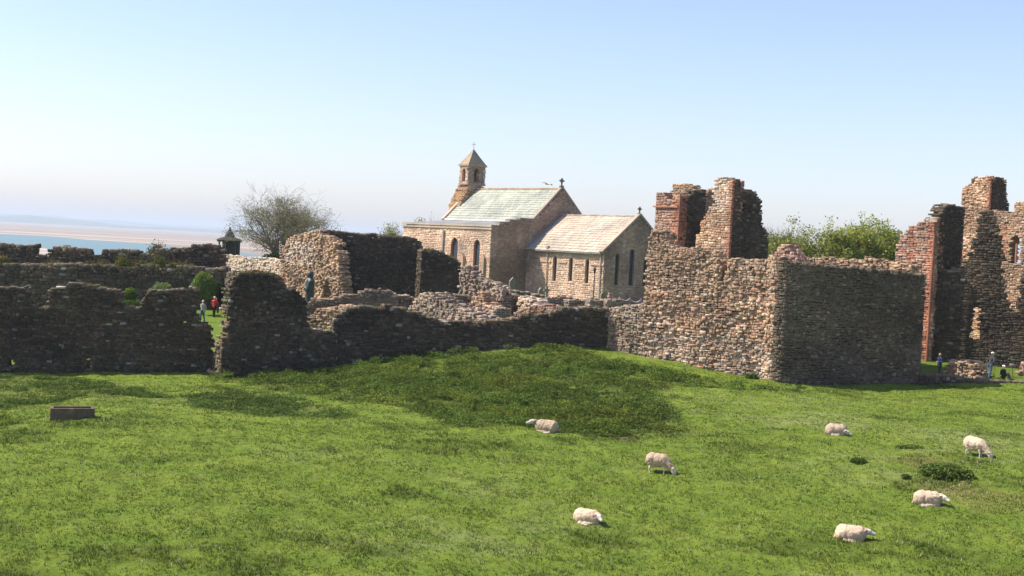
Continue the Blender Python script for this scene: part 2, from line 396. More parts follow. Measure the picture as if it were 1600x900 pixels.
def sheet(name, near, far, z, mat, step=40):
    """water sheet between two wavy shorelines given as (x, y) lists"""
    xs = np.arange(-1400, 600, step); a = np.interp(xs, *zip(*near)); c = np.interp(xs, *zip(*far))
    a = a + 14 * vnoise(xs / 90, xs * 0, 3); c = c + 20 * vnoise(xs / 110, xs * 0, 7); c = np.maximum(c, a + .5)
    V = np.r_[np.c_[xs, a, xs * 0 + z], np.c_[xs, c, xs * 0 + z]]; k = np.arange(len(xs) - 1); n = len(xs)
    return tag(mesh(name, V, np.c_[k, k + 1, k + 1 + n, k + n], mat, origin=(0, 0, z)), kind='structure')
def sea_pt(u, v):
    d = ray(u, v); Y = (-8 - 10) / d[2]; return (d[0] * Y, Y)
near = [(-1400, 980)] + sorted([sea_pt(0, 379), sea_pt(40, 382), sea_pt(75, 388), sea_pt(82, 394), sea_pt(130, 408), sea_pt(300, 430)]) + [(600, 400)]
far = [(-1400, 1700)] + sorted([sea_pt(0, 365.5), sea_pt(60, 368), sea_pt(150, 376), sea_pt(230, 381.5), sea_pt(300, 389), sea_pt(420, 400)]) + [(600, 700)]
sheet('sea', near, far, -7.9, wm)
# far hills: rolling ridges 6 to 9 km away
hm, t, b = mat_new('far_fields', 1, 0)
pos = coords(t); mp = N(t, 'ShaderNodeMapping'); mp.inputs['Scale'].default_value = (.002, .0008, .004); t.links.new(pos, mp.inputs[0])
t.links.new(ramp(t, noise_val(t, 1, 5, mp.outputs[0]), [(.35, (.03, .05, .02)), (.5, (.09, .12, .04)), (.62, (.13, .11, .06))]), b.inputs['Base Color'])
def hill(name, Y, depth, prof, seed):
    us = np.arange(-700, 2300, 12.0); hs = np.interp(us, *zip(*prof)); V = []
    for j, f in enumerate((0, .25, .55, .8, 1.0)):
        y = Y + depth * f; k = math.sin(min(f / .8, 1) * pi / 2) if f < 1 else .2
        for i, u in enumerate(us):
            x = (u - 800) / F * Y; h = hs[i] * k * (1 + .22 * float(vnoise(np.array([u / 40.]), np.array([f * 3]), seed)[0]))
            V.append((x, y + 300 * float(vnoise(np.array([u / 90.]), np.array([f]), seed + 1)[0]), -8.2 + max(h, 0)))
    n = len(us); Fq = [(j * n + i, j * n + i + 1, (j + 1) * n + i + 1, (j + 1) * n + i) for j in range(4) for i in range(n - 1)]
    return tag(mesh(name, V, np.array(Fq), hm, smooth=True, origin=(0, Y, -8)), kind='structure')
hill('far_hills', 17000, 2500, [(a_, b_ * 1.45) for a_, b_ in [(-700, 80), (-100, 78), (0, 74), (60, 64), (100, 68), (150, 50), (230, 46), (300, 44), (400, 40), (800, 44), (1300, 66), (2300, 50)]], 4)
hill('near_hills', 11500, 1500, [(a_, b_ * 1.6) for a_, b_ in [(-700, 44), (0, 40), (60, 30), (110, 20), (170, 12), (240, 20), (330, 22), (420, 18), (900, 22), (2300, 30)]], 9)
hz = MB(); hz.box((0, 10000, 60), (20000, 14000, 72))
hzm = bpy.data.materials.new('thin_sea_haze'); hzm.use_nodes = True; t = hzm.node_tree; t.nodes.clear()
o_ = N(t, 'ShaderNodeOutputMaterial'); v_ = N(t, 'ShaderNodeVolumePrincipled'); v_.inputs['Color'].default_value = (.80, .90, 1, 1)
v_.inputs['Density'].default_value = 1.25e-4; v_.inputs['Anisotropy'].default_value = .1; t.links.new(v_.outputs[0], o_.inputs['Volume'])
tag(hz.build('haze', hzm, origin=(0, 10000, -12)), kind='stuff')

# ------------------------------------------------------------------ masonry
CORN = np.array([(sx, sy, sz) for sx in (-1, 1) for sy in (-1, 1) for sz in (-1, 1)], float)
_F4 = []; _F3 = []
def _vid(c, a): return c * 3 + a
def _ci(sx, sy, sz): return (sx > 0) * 4 + (sy > 0) * 2 + (sz > 0)
def _mk():
    for a in range(3):
        o1, o2 = [k for k in range(3) if k != a]
        for sg in (-1, 1):
            q = []
            for (s1, s2) in ((-1, -1), (1, -1), (1, 1), (-1, 1)):
                c = [0, 0, 0]; c[a] = sg; c[o1] = s1; c[o2] = s2; q.append(_vid(_ci(*c), a))
            _F4.append(q)
    for a in range(3):
        o1, o2 = [k for k in range(3) if k != a]
        for (s1, s2) in ((-1, -1), (1, -1), (1, 1), (-1, 1)):
            c = [0, 0, 0]; c[o1] = s1; c[o2] = s2
            c[a] = -1; k1 = _ci(*c); c[a] = 1; k2 = _ci(*c)
            _F4.append([_vid(k1, o1), _vid(k2, o1), _vid(k2, o2), _vid(k1, o2)])
    for c in range(8): _F3.append([_vid(c, 0), _vid(c, 1), _vid(c, 2)])
    base = np.array([CORN[c] * [1 if a == k else .8 for k in range(3)] for c in range(8) for a in range(3)])
    for L in (_F4, _F3):
        for i, f in enumerate(L):
            p = base[f]; n = np.cross(p[1] - p[0], p[2] - p[0])
            if np.dot(n, p.mean(0)) < 0: L[i] = f[::-1]
_mk(); _F4 = np.array(_F4); _F3 = np.array(_F3)

def stone_mesh(c, h, ax, tint, r, jit=.12, cham=.22):
    """c (N,3) centres, h (N,3) half sizes, ax (N,3,3) rows = local axes"""
    n = len(c); ch = np.minimum(cham * h.min(1), .022)[:, None]
    L = np.empty((n, 24, 3))
    corner = CORN[None] * h[:, None, :] * (1 + 0) + r.uniform(-1, 1, (n, 8, 3)) * (jit * h.min(1))[:, None, None]
    for ci in range(8):
        for a in range(3):
            v = corner[:, ci].copy()
            for k in range(3):
                if k != a: v[:, k] -= CORN[ci, k] * ch[:, 0]
            L[:, ci * 3 + a] = v
    V = c[:, None] + np.einsum('nvk,nkj->nvj', L, ax)
    off = (np.arange(n) * 24)[:, None, None]
    return V.reshape(-1, 3), (_F4[None] + off).reshape(-1, 4), (_F3[None] + off).reshape(-1, 3), np.repeat(tint, 24, 0)

def palette(cols, wts, n, r, var=.09):
    cols = np.array(cols); k = r.choice(len(cols), n, p=np.array(wts) / sum(wts))
    return np.clip(cols[k] * (1 + r.normal(0, var, (n, 1))) * (1 + r.normal(0, .03, (n, 3))), .01, .9)
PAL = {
    'shade': ([(.070, .056, .038), (.088, .069, .047), (.055, .045, .031), (.118, .094, .066), (.092, .056, .038), (.22, .205, .175)], [5, 4, 4, 2, 2, .3]),  # for faces turned from the sun: shade put into a darker stone colour
    'warm': ([(.42, .27, .165), (.50, .34, .22), (.31, .195, .12), (.62, .48, .33), (.46, .24, .14), (.26, .18, .125), (.70, .57, .43)], [4, 4, 4, 2.2, 2.2, 3, .7]),
    'brown': ([(.35, .235, .15), (.29, .195, .125), (.41, .29, .19), (.24, .17, .115), (.48, .37, .255)], [4, 4, 3, 2, 1]),
    'dim': ([(.16, .125, .09), (.19, .15, .112), (.13, .10, .072), (.25, .205, .16), (.17, .11, .078)], [4, 3, 4, 1.5, 2]),  # foundation faces in shade, with that shade put into the stone colour
    'green': ([(.072, .062, .043), (.052, .046, .033), (.098, .084, .06), (.18, .157, .118), (.088, .057, .04)], [4, 4, 3, 1, 1.5]),  # dark brown: shade of the big wall's right face put into its stone
    'red': ([(.33, .19, .135), (.38, .235, .17), (.28, .165, .12), (.42, .30, .22), (.31, .235, .18)], [4, 4, 3, 3, 2]),
    'church': ([(.51, .37, .265), (.57, .43, .315), (.49, .325, .235), (.62, .49, .37), (.44, .32, .235), (.54, .35, .25)], [4, 4, 3, 2, 1.2, 3]),
    'grey': ([(.25, .20, .15), (.30, .24, .18), (.20, .16, .12), (.38, .31, .24), (.28, .185, .13)], [4, 4, 3, 2, 1.5]),
    'pale': ([(.48, .39, .30), (.56, .46, .36), (.39, .30, .23), (.62, .52, .41), (.46, .32, .23)], [4, 3, 3, 1, 2]),
    'quoin': ([(.36, .16, .10), (.31, .14, .09), (.40, .20, .13)], [3, 2, 1]),
}
class Path:
    def __init__(s, pts):
        s.p = np.array(pts, float); d = np.diff(s.p, axis=0); s.l = np.linalg.norm(d, axis=1); s.t = d / s.l[:, None]
        s.s = np.r_[0, np.cumsum(s.l)]
    def frame(s, q):
        q = np.asarray(q, float); k = np.clip(np.searchsorted(s.s, q, side='right') - 1, 0, len(s.l) - 1)
        t = s.t[k]; return s.p[k] + t * (q - s.s[k])[..., None], t
    def px(s, u, v):
        d = ray(u, v)[:2]; best = None
        for i in range(len(s.l)):
            A = np.array([[d[0], -s.t[i, 0]], [d[1], -s.t[i, 1]]])
            if abs(np.linalg.det(A)) < 1e-6: continue
            k, m = np.linalg.solve(A, s.p[i])
            lo = -1e9 if i == 0 else 0; hi = 1e9 if i == len(s.l) - 1 else s.l[i]
            if k > 0 and lo <= m <= hi and (best is None or k < best[0]): best = (k, s.s[i] + m)
        if best is None: return None
        return best[1], CAM[2] + ray(u, v)[2] * best[0]
def masonry(name, path, prof, T, zbot, pal='shade', holes=(), row=(.10, .19), ln=(.14, .40), rough=.05, seed=1, tintf=None, parent=None,
            mat='rubble', label=None, cat='wall', group=None, back=False, undul=.05, cs=.25, prof_sz=None, core_in=.055, dent=None, gap=.006, endfill=True, jit=.16, topjit=.0, zj=.12, toplit=1.9, clamp=False, rf=None):
    """a wall of individual stones round a solid core; prof = top outline as photo points on the wall's face"""
    r = rs(seed); core_in = core_in + (rough * 1.2 if mat == 'rubble' else 0) + (.17 if dent is not None else 0)
    if not isinstance(path, Path): path = Path(path)
    sz = prof_sz if prof_sz is not None else [path.px(u, v) for u, v in prof]
    sp = np.array([a[0] for a in sz]); zp = np.array([a[1] for a in sz]); sp = np.maximum.accumulate(sp + np.arange(len(sp)) * 1e-4)
    if clamp: sp = np.maximum(sp, 0) + np.arange(len(sp)) * 1e-4
    s0, s1 = sp[0], sp[-1]; H = []
    for h in holes:
        if h[0] == 'sz': H.append(h[1:])
        else:
            a = path.px(h[0], h[3]); b_ = path.px(h[2], h[1]); H.append((a[0], a[1], b_[0], b_[1], h[4] if len(h) > 4 else 0))
    def inhole(s, z, grow=0):
        m = np.zeros(np.shape(s), bool)
        for (a0, z0, a1, z1, kind) in H:
            if kind == 'blind': continue
            if kind == 'arch':
                c = (a0 + a1) / 2; hw = (a1 - a0) / 2 + grow; zs = z1 - hw * 1.3
                k = np.clip((z - zs) / (hw * 1.3 + 1e-6), 0, 1); w_ = hw * np.sqrt(np.clip(1 - k ** 1.7, 0, 1))
                m |= (np.abs(s - c) < w_) & (z > z0 - grow) & (z < z1)
            elif kind == 'slit': g = grow * 7; m |= (s > a0 - g) & (s < a1 + g) & (z > z0 - grow) & (z < z1 + grow)
            else: m |= (s > a0 - grow) & (s < a1 + grow) & (z > z0 - grow) & (z < z1 + grow)
        return m
    def zt(s): return np.interp(s, sp, zp, left=-99, right=-99)
    _zx = s0 - 1; _zs = np.arange(s0 - 1, s1 + 1, .02); _zv = zt(_zs).tolist(); _zn = len(_zv)
    _dn = vnoise(_zs[:, None] * .5, np.arange(-3, 30)[None] * 1.0, seed + 50)
    def inside(s, z):
        k = int((s - _zx) * 50)
        if k < 0 or k >= _zn or z >= _zv[k]: return False
        for (a0, z0, a1, z1, kind) in H:
            if a0 < s < a1 and z0 < z < z1:
                if kind == 'arch':
                    hw = (a1 - a0) / 2; q = min(1, max(0, (z - z1 + hw * 1.3) / (hw * 1.3)))
                    if abs(s - (a0 + a1) / 2) < hw * math.sqrt(max(0, 1 - q ** 1.7)): return False
                else: return False
        return True
    # core
    ns = max(1, int(math.ceil((s1 - s0) / cs))); ds = (s1 - s0) / ns; zmax = zp.max()
    nz = max(1, int(math.ceil((zmax - zbot) / cs))); dz = (zmax - zbot) / nz
    sc = s0 + (np.arange(ns) + .5) * ds; zc = zbot + (np.arange(nz) + .5) * dz
    Sg, Zg = np.meshgrid(sc, zc, indexing='ij'); er = .28 if mat == 'rubble' else 0; occ = (Zg + dz * .5 + core_in * .6 + er * .3 < np.minimum(zt(Sg), np.minimum(zt(Sg - er), zt(Sg + er)))) & ~inhole(Sg, Zg, .3 * cs)
    if endfill and ns > 3: occ[0] &= False; occ[-1] &= False
    VV = []; FF = []; cnt = 0
    pe, te = path.frame(s0 + np.arange(ns + 1) * ds); inw = np.c_[-te[:, 1], te[:, 0]]
    if ns > 3 and endfill:
        pass
    f0 = pe + inw * core_in; b0 = pe + inw * (T - .06)
    def quad(a, b_, c, d):
        nonlocal cnt
        VV.extend((a, b_, c, d)); FF.append((cnt, cnt + 1, cnt + 2, cnt + 3)); cnt += 4
    oc = np.pad(occ, 1)
    for i in range(ns):
        for j in range(nz):
            if not occ[i, j]: continue
            za, zb = zbot + j * dz, zbot + (j + 1) * dz
            A, B, Cc, D = f0[i], f0[i + 1], b0[i + 1], b0[i]
            quad((*A, za), (*B, za), (*B, zb), (*A, zb)); quad((*Cc, za), (*D, za), (*D, zb), (*Cc, zb))
            if not oc[i, j + 1]: quad((*D, za), (*A, za), (*A, zb), (*D, zb))
            if not oc[i + 2, j + 1]: quad((*B, za), (*Cc, za), (*Cc, zb), (*B, zb))
            if not oc[i + 1, j + 2]: quad((*A, zb), (*B, zb), (*Cc, zb), (*D, zb))
            if not oc[i + 1, j] and j > 0: quad((*A, za), (*D, za), (*Cc, za), (*B, za))
    HC = [h_ for h_ in H if h_[4] in ('arch', 'slit') and mat == 'church']
    # stones: lists of (s, t, z, hs, ht, hz)
    L = []; z = zbot
    while z < zmax + .05:
        h = r.uniform(*row); s = s0 - r.uniform(0, ln[0]) * (0 if endfill else 1)
        while s < s1:
            l = min(r.uniform(*ln), 1e9)
            q_ = r.rand(); l *= .5 if q_ < .16 else (1.55 if q_ > .92 else 1)
            if s + l > s1 - .3 * ln[0]: l = max(s1 - s, .5 * ln[0])
            cS = s + l / 2; cZ = z + h / 2 + undul * (math.sin(cS * .9 + z * 1.7 + seed) + .7 * math.sin(cS * 2.3 - z * 1.1 + 2 * seed)) + r.uniform(-1, 1) * zj * h; rnd = r.normal(0, topjit) if topjit else 0
            pcs = [(s, s + l)]
            for (a0, z0, a1, z1, kind) in HC:
                if z0 < cZ < z1 and s < a1 and s + l > a0:
                    hw = (a1 - a0) / 2; q = min(1, max(0, (cZ - z1 + hw * 1.3) / (hw * 1.3))) if kind == 'arch' else 0
                    hw *= math.sqrt(max(0, 1 - q ** 1.7)); mc = (a0 + a1) / 2; pcs = [pc for pc in ((s, min(s + l, mc - hw)), (max(s, mc + hw), s + l)) if pc[1] - pc[0] > .05]
            for (pa, pb) in pcs:
              cS = (pa + pb) / 2; pl_ = pb - pa
              if inside(cS, cZ + rnd):
                  top = not inside(cS, cZ + h * 1.05); lf = not inside(s - .6 * ln[0], cZ); rt = not inside(s + l + .6 * ln[0], cZ)
                  hv = h * (1 + r.uniform(-.2, .35) * zj * 4)
                  dp = r.uniform(.22, .38); pr = max(-rough * .7, r.normal(0, rough)) * (rf(cS) if rf else 1)
                  if dent is not None: pr -= dent(cS, cZ)
                  dp = min(dp, T * .9); L.append((cS, dp / 2 - pr, cZ, pl_ / 2 - gap, dp / 2 + .05, hv / 2 - gap, 1 if top else 0))
                  if top or ((lf or rt) and endfill):
                      tt = dp
                      while tt < T - .1:
                          d2 = min(r.uniform(.2, .45), T - tt)
                          L.append((cS + r.normal(0, rough + .01), tt + d2 / 2, cZ + r.normal(0, .03 if top else .01), pl_ / 2 - gap + r.uniform(-.02, .03), d2 / 2 - gap, h / 2 - gap + (r.uniform(-.02, .05) if top else 0), 1)); tt += d2
                  elif back: L.append((cS, T - dp / 2, cZ, pl_ / 2 - gap, dp / 2, h / 2 - gap, 0))
            s += l
        z += h
    L = np.array(L); pp, tt = path.frame(L[:, 0]); inn = np.c_[-tt[:, 1], tt[:, 0]]
    c = np.c_[pp + inn * L[:, 1:2], L[:, 2]]; n = len(c)
    ang = r.normal(0, min(.16, rough * 1.3), n); ax = np.zeros((n, 3, 3)); up = np.array([0, 0, 1.0])
    t3 = np.c_[tt, np.zeros(n)]; i3 = np.c_[inn, np.zeros(n)]
    ax[:, 0] = t3 * np.cos(ang)[:, None] + up * np.sin(ang)[:, None]; ax[:, 2] = -t3 * np.sin(ang)[:, None] + up * np.cos(ang)[:, None]; ax[:, 1] = i3
    tint = palette(*PAL[pal], n, r)
    if tintf: tint = tintf(L[:, 0], L[:, 2], tint, r)
    if pal in ('shade', 'dim') or toplit != 1.9: tint = np.where(L[:, 6:7] > 0, np.clip(tint * toplit, 0, .5), tint)  # sunlight painted on: top and end stones tinted paler
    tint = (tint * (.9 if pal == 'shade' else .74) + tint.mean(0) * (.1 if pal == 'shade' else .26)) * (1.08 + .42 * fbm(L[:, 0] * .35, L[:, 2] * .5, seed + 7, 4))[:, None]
    V1, F4, F3, TT = stone_mesh(c, L[:, 3:6], ax, tint, r, jit=jit)
    V2 = np.array(VV).reshape(-1, 3); F2 = np.array(FF, dtype=np.int32).reshape(-1, 4) + len(V1)
    mort = tint.mean(0) * .8
    V = np.r_[V1, V2]; TT = np.r_[TT, np.tile(mort, (len(V2), 1))]
    zb = float(V[:, 2].min()); pm = pp.mean(0)
    o = mesh(name, V, [np.r_[F4, F2], F3], M[mat], parent=parent, tint=TT, origin=None if parent is not None else (pm[0], pm[1], zb))
    if parent is None: tag(o, label, cat, group)
    return o, path
DE = np.array([.64, -.77]); DN = np.array([.77, .64])
def seg(p0, u1, v, D):
    """from ground point p0 along direction D until it lies in photo column u1"""
    d = ray(u1, v)[:2]; k, t_ = np.linalg.solve(np.array([[d[0], -D[0]], [d[1], -D[1]]]), np.array(p0)); return [tuple(p0), tuple(np.array(p0) + D * t_)]
def strips(path, specs):
    """vertical dressed strips: (u0, u1, v0, v1, palette)"""
    out = []
    for (u0, u1, v0, v1, pl) in specs:
        a = path.px(u0, v0); a = (a[0], path.px(u0, v1)[1]); b_ = path.px(u1, v0); out.append((min(a[0], b_[0]), max(a[0], b_[0]), a[1], b_[1], pl))
    def f(s, z, tint, r):
        for (a0, a1, z0, z1, pl) in out:
            k = (s > a0) & (s < a1) & (z > z0) & (z < z1); tint[k] = palette(*PAL[pl], int(k.sum()), r)
        return tint
    return f

# ------------------------------------------------------------------ near boundary walls
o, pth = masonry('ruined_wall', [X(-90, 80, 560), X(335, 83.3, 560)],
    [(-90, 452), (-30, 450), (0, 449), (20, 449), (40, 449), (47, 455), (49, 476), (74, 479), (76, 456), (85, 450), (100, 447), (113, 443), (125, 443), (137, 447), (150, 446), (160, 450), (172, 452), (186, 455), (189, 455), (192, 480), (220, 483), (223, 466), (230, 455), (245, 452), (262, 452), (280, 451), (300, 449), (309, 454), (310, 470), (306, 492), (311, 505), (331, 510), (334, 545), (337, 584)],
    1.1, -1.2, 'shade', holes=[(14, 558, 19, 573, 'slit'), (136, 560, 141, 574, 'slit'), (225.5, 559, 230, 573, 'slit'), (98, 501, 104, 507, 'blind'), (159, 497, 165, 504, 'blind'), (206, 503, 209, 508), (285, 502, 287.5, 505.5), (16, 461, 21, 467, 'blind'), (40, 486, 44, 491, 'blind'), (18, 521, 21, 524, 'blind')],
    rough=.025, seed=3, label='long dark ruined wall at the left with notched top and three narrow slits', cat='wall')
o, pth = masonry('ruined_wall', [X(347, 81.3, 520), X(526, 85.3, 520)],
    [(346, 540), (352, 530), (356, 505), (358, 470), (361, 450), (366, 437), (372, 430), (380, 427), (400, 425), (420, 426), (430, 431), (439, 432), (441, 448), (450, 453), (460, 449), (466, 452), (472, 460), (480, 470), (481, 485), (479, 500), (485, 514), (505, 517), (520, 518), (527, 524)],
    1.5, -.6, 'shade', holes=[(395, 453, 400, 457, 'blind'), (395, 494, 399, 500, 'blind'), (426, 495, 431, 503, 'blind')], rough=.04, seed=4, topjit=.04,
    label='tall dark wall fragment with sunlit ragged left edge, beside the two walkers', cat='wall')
def mossy(path, specs): return strips(path, specs)
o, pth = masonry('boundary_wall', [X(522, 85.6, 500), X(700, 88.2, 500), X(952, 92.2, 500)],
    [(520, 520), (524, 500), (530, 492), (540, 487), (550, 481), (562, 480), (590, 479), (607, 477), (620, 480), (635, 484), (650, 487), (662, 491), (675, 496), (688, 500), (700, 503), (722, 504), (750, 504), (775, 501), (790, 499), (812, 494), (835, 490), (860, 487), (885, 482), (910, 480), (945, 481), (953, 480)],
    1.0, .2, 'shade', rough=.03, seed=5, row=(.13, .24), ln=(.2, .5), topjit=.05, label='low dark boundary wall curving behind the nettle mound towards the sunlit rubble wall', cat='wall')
corner = [X(1193, 85.2, 520), X(1200, 84.72, 520), X(1207, 84.37, 520), X(1214, 84.14, 520), X(1223, 84.0, 520), X(1233, 84.03, 520), X(1243, 84.18, 520)]
bigp = Path([X(950, 92.0, 510), X(1003, 90.1, 510)] + corner + [X(1445, 87.4, 520)])
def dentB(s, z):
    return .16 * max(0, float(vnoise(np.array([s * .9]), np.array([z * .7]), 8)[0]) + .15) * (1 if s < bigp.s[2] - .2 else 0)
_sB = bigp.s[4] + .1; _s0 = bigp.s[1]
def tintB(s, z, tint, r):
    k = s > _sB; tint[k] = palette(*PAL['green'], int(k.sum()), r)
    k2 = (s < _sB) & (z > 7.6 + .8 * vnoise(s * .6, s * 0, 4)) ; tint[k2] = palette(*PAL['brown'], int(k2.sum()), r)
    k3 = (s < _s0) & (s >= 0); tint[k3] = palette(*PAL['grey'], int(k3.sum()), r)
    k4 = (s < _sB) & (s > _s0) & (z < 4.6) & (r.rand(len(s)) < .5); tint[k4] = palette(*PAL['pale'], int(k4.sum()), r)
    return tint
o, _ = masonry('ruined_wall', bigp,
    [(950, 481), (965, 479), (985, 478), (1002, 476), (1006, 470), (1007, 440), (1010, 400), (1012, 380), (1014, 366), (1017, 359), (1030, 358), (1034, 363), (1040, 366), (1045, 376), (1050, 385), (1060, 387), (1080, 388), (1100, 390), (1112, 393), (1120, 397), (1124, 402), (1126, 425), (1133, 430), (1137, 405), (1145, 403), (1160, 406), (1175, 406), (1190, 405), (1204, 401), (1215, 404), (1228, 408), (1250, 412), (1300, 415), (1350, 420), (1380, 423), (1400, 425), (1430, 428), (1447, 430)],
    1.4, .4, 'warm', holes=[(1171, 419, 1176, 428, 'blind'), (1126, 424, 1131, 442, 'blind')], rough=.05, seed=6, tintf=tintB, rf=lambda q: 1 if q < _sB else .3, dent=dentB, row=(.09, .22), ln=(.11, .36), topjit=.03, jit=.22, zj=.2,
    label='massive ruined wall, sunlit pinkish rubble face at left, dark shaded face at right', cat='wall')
bigp2 = Path([X(1246, 97, 410), X(1430, 90, 415)])
masonry('ruined_wall', bigp2, [(1246, 408), (1255, 404), (1275, 403), (1300, 404), (1318, 407), (1340, 406), (1352, 403), (1370, 405), (1388, 410), (1400, 409), (1425, 416)], 1.0, 4.5, 'brown', rough=.07, seed=7, topjit=.06,
    label='sunlit brown inner wall top between the dark shaded wall and the green trees', cat='wall')
masonry('gable_stump', seg(X(1203, 92.5, 400), 1246, 400, DE), [(1201, 404), (1206, 398), (1213, 391), (1219, 385), (1222, 381), (1231, 382), (1234, 388), (1240, 394), (1245, 403), (1247, 404)], 1.2, 7.5, 'red', rough=.05, seed=8, row=(.16, .26),
    label='small stepped pyramid of reddish stones on top of the wall, left of the green trees', cat='ruin')

# ------------------------------------------------------------------ outer curtain wall on the left
cw = empty('outer_wall', (*X(150, 116, 460), 2.5), 'dark outer precinct wall with a gapped parapet against the sea on the left', 'wall')
masonry('wall', [X(-70, 115, 440), X(352, 115.5, 440), X(372, 114, 440)], [(-70, 412), (0, 413), (100, 414), (200, 415), (300, 417), (345, 419), (352, 424), (362, 430), (372, 440)], 2.4, 1.5, 'shade', parent=cw, rough=.04, seed=11, cs=.4, ln=(.3, .7), row=(.2, .32),
    holes=[(12, 440, 17, 448, 'blind'), (48, 441, 53, 446, 'blind'), (84, 436, 90, 441, 'blind')])
masonry('parapet', [X(-70, 117, 400), X(352, 117.4, 400)], [(-70, 381), (0, 381), (30, 383), (58, 384), (59, 397), (76, 398), (78, 387), (86, 385), (110, 387), (139, 388), (142, 396), (158, 399), (159, 390), (165, 387), (190, 388), (215, 388), (219, 397), (240, 399), (243, 390), (270, 388), (297, 388), (299, 381), (343, 381), (346, 388), (349, 398), (352, 400)], .8, 5.6, 'shade', parent=cw, rough=.05, seed=12, cs=.3, ln=(.25, .6), row=(.18, .3))
masonry('churchyard_wall', [X(342, 147, 410), X(456, 138, 410)], [(342, 398), (370, 399), (400, 402), (430, 404), (456, 407)], .5, 4.0, 'pale', rough=.05, seed=13, ln=(.2, .5), row=(.14, .24), label='sunlit pale rubble churchyard wall below the small domed pavilion', cat='wall')

# ------------------------------------------------------------------ ruined hall left of the church
W1 = Path([X(437, 119, 420), X(500, 113.5, 420)])
masonry('ruined_wall', W1, [(437, 410), (441, 395), (446, 380), (455, 371), (465, 367), (480, 364), (492, 361), (501, 360)], 1.3, 2.8, 'brown', tintf=strips(W1, [(450, 496, 378, 414, 'pale')]), rough=.09, seed=14, jit=.25, dent=lambda s, z: .2 * max(0, float(vnoise(np.array([s * 1.1]), np.array([z * .9]), 18)[0])) * (z < 7.5),
    label='sunlit end wall of the ruined hall, pale above and rubble below, beside the bare tree', cat='wall')
W3 = Path([X(495, 113.2, 420), X(539, 109.5, 420)])
masonry('broken_wall', W3, [(495, 366), (505, 367), (515, 371), (524, 379), (528, 392), (531, 415), (534, 440), (538, 466)], 1.0, 2.8, 'brown', holes=[(505, 438, 517, 470, 'arch')], rough=.10, seed=15, jit=.25, dent=lambda s, z: .15 * max(0, float(vnoise(np.array([s * 1.3]), np.array([z * 1.1]), 19)[0])),
    label='sloping broken stub of brown rubble with a small arched doorway, behind the statue', cat='wall')
masonry('ruined_wall', [X(499, 114, 420), X(661, 117, 420)], [(499, 360), (515, 360), (530, 362), (560, 365), (600, 367), (625, 370), (645, 370), (652, 371), (658, 378), (661, 386), (660, 400)], 1.2, 3.0, 'shade', rough=.02, seed=16, label='broad shaded rear wall of the ruined hall with nearly level top', cat='wall')
masonry('ruined_wall', [X(659, 113, 430), X(724, 114.5, 430)], [(658, 398), (661, 391), (682, 391), (695, 396), (707, 401), (716, 408), (720, 413), (723, 425), (726, 440)], 1.2, 3.0, 'shade', rough=.035, seed=17, topjit=.04, label='shaded wall stub with sunlit left edge and top sloping down towards the church', cat='wall')
masonry('broken_wall', [X(719, 106.5, 430), X(785, 101.5, 430)], [(719, 432), (722, 416), (728, 411), (733, 418), (738, 427), (746, 434), (755, 438), (762, 440), (775, 443), (786, 452)], .9, 3.2, 'grey', rough=.10, seed=18, jit=.2, zj=.25, label='stepped broken wall end of grey rubble in front of the tall church aisle', cat='wall')

def cap_plants(path, prof, T, n, h, cols, label, seed, size=.05):
    r = rs(seed); path = path if isinstance(path, Path) else Path(path); q = [path.px(u, v) for u, v in prof]; a = np.array(q); s_ = r.uniform(a[0, 0], a[-1, 0], n)
    k = vnoise(s_ * 1.3, s_ * 0, seed) + .3 * r.normal(0, 1, n) > .05; s_ = s_[k]; n = len(s_); p, tt = path.frame(s_); inn = np.c_[-tt[:, 1], tt[:, 0]]
    pts = np.c_[p + inn * r.uniform(0, T, n)[:, None], np.interp(s_, a[:, 0], a[:, 1]) - .05 + np.abs(r.normal(0, h, n))]
    Vl, Fl, Tl = leaf_quads(pts, np.full(n, size), np.array(cols)[r.choice(len(cols), n)] * r.uniform(.6, 1.3, (n, 1)), seed)
    return tag(mesh('wall_plants', Vl, Fl, M['leaf'], tint=Tl), label, 'plants', kind='stuff')
MO = [(.13, .12, .03), (.09, .10, .025), (.17, .13, .04)]
cap_plants([X(347, 81.3, 520), X(526, 85.3, 520)], [(368, 434), (380, 427), (400, 425), (420, 426), (438, 431)], 1.3, 1800, .06, MO, 'moss and dry grass on top of the tall wall fragment', 1)
cap_plants([X(659, 113, 430), X(724, 114.5, 430)], [(661, 391), (682, 391), (695, 396), (707, 401), (716, 408)], 1.1, 2600, .09, [(.20, .14, .03), (.12, .11, .03)], 'yellow moss and weeds on the sloping wall stub by the church', 2)
cap_plants([X(522, 85.6, 500), X(700, 88.2, 500), X(952, 92.2, 500)], [(562, 480), (620, 480), (650, 487), (700, 503), (750, 504), (812, 494), (885, 482), (945, 481)], .9, 2600, .05, MO, 'thin moss and grass along the low boundary wall coping', 3)
cap_plants([X(-90, 80, 560), X(335, 83.3, 560)], [(78, 455), (100, 447), (125, 443), (150, 446), (186, 455)], 1.0, 1000, .05, MO, 'dry grass on the hump of the long dark wall', 4)
cap_plants([X(499, 114, 420), X(661, 117, 420)], [(499, 360), (560, 365), (600, 367), (655, 372)], 1.1, 2000, .07, MO, 'grass tufts on the level top of the ruined hall wall', 5)
cap_plants(bigp, [(1250, 412), (1300, 415), (1350, 420), (1400, 425), (1440, 430)], 1.2, 1300, .05, MO, 'thin dry grass on top of the dark shaded wall face', 6)

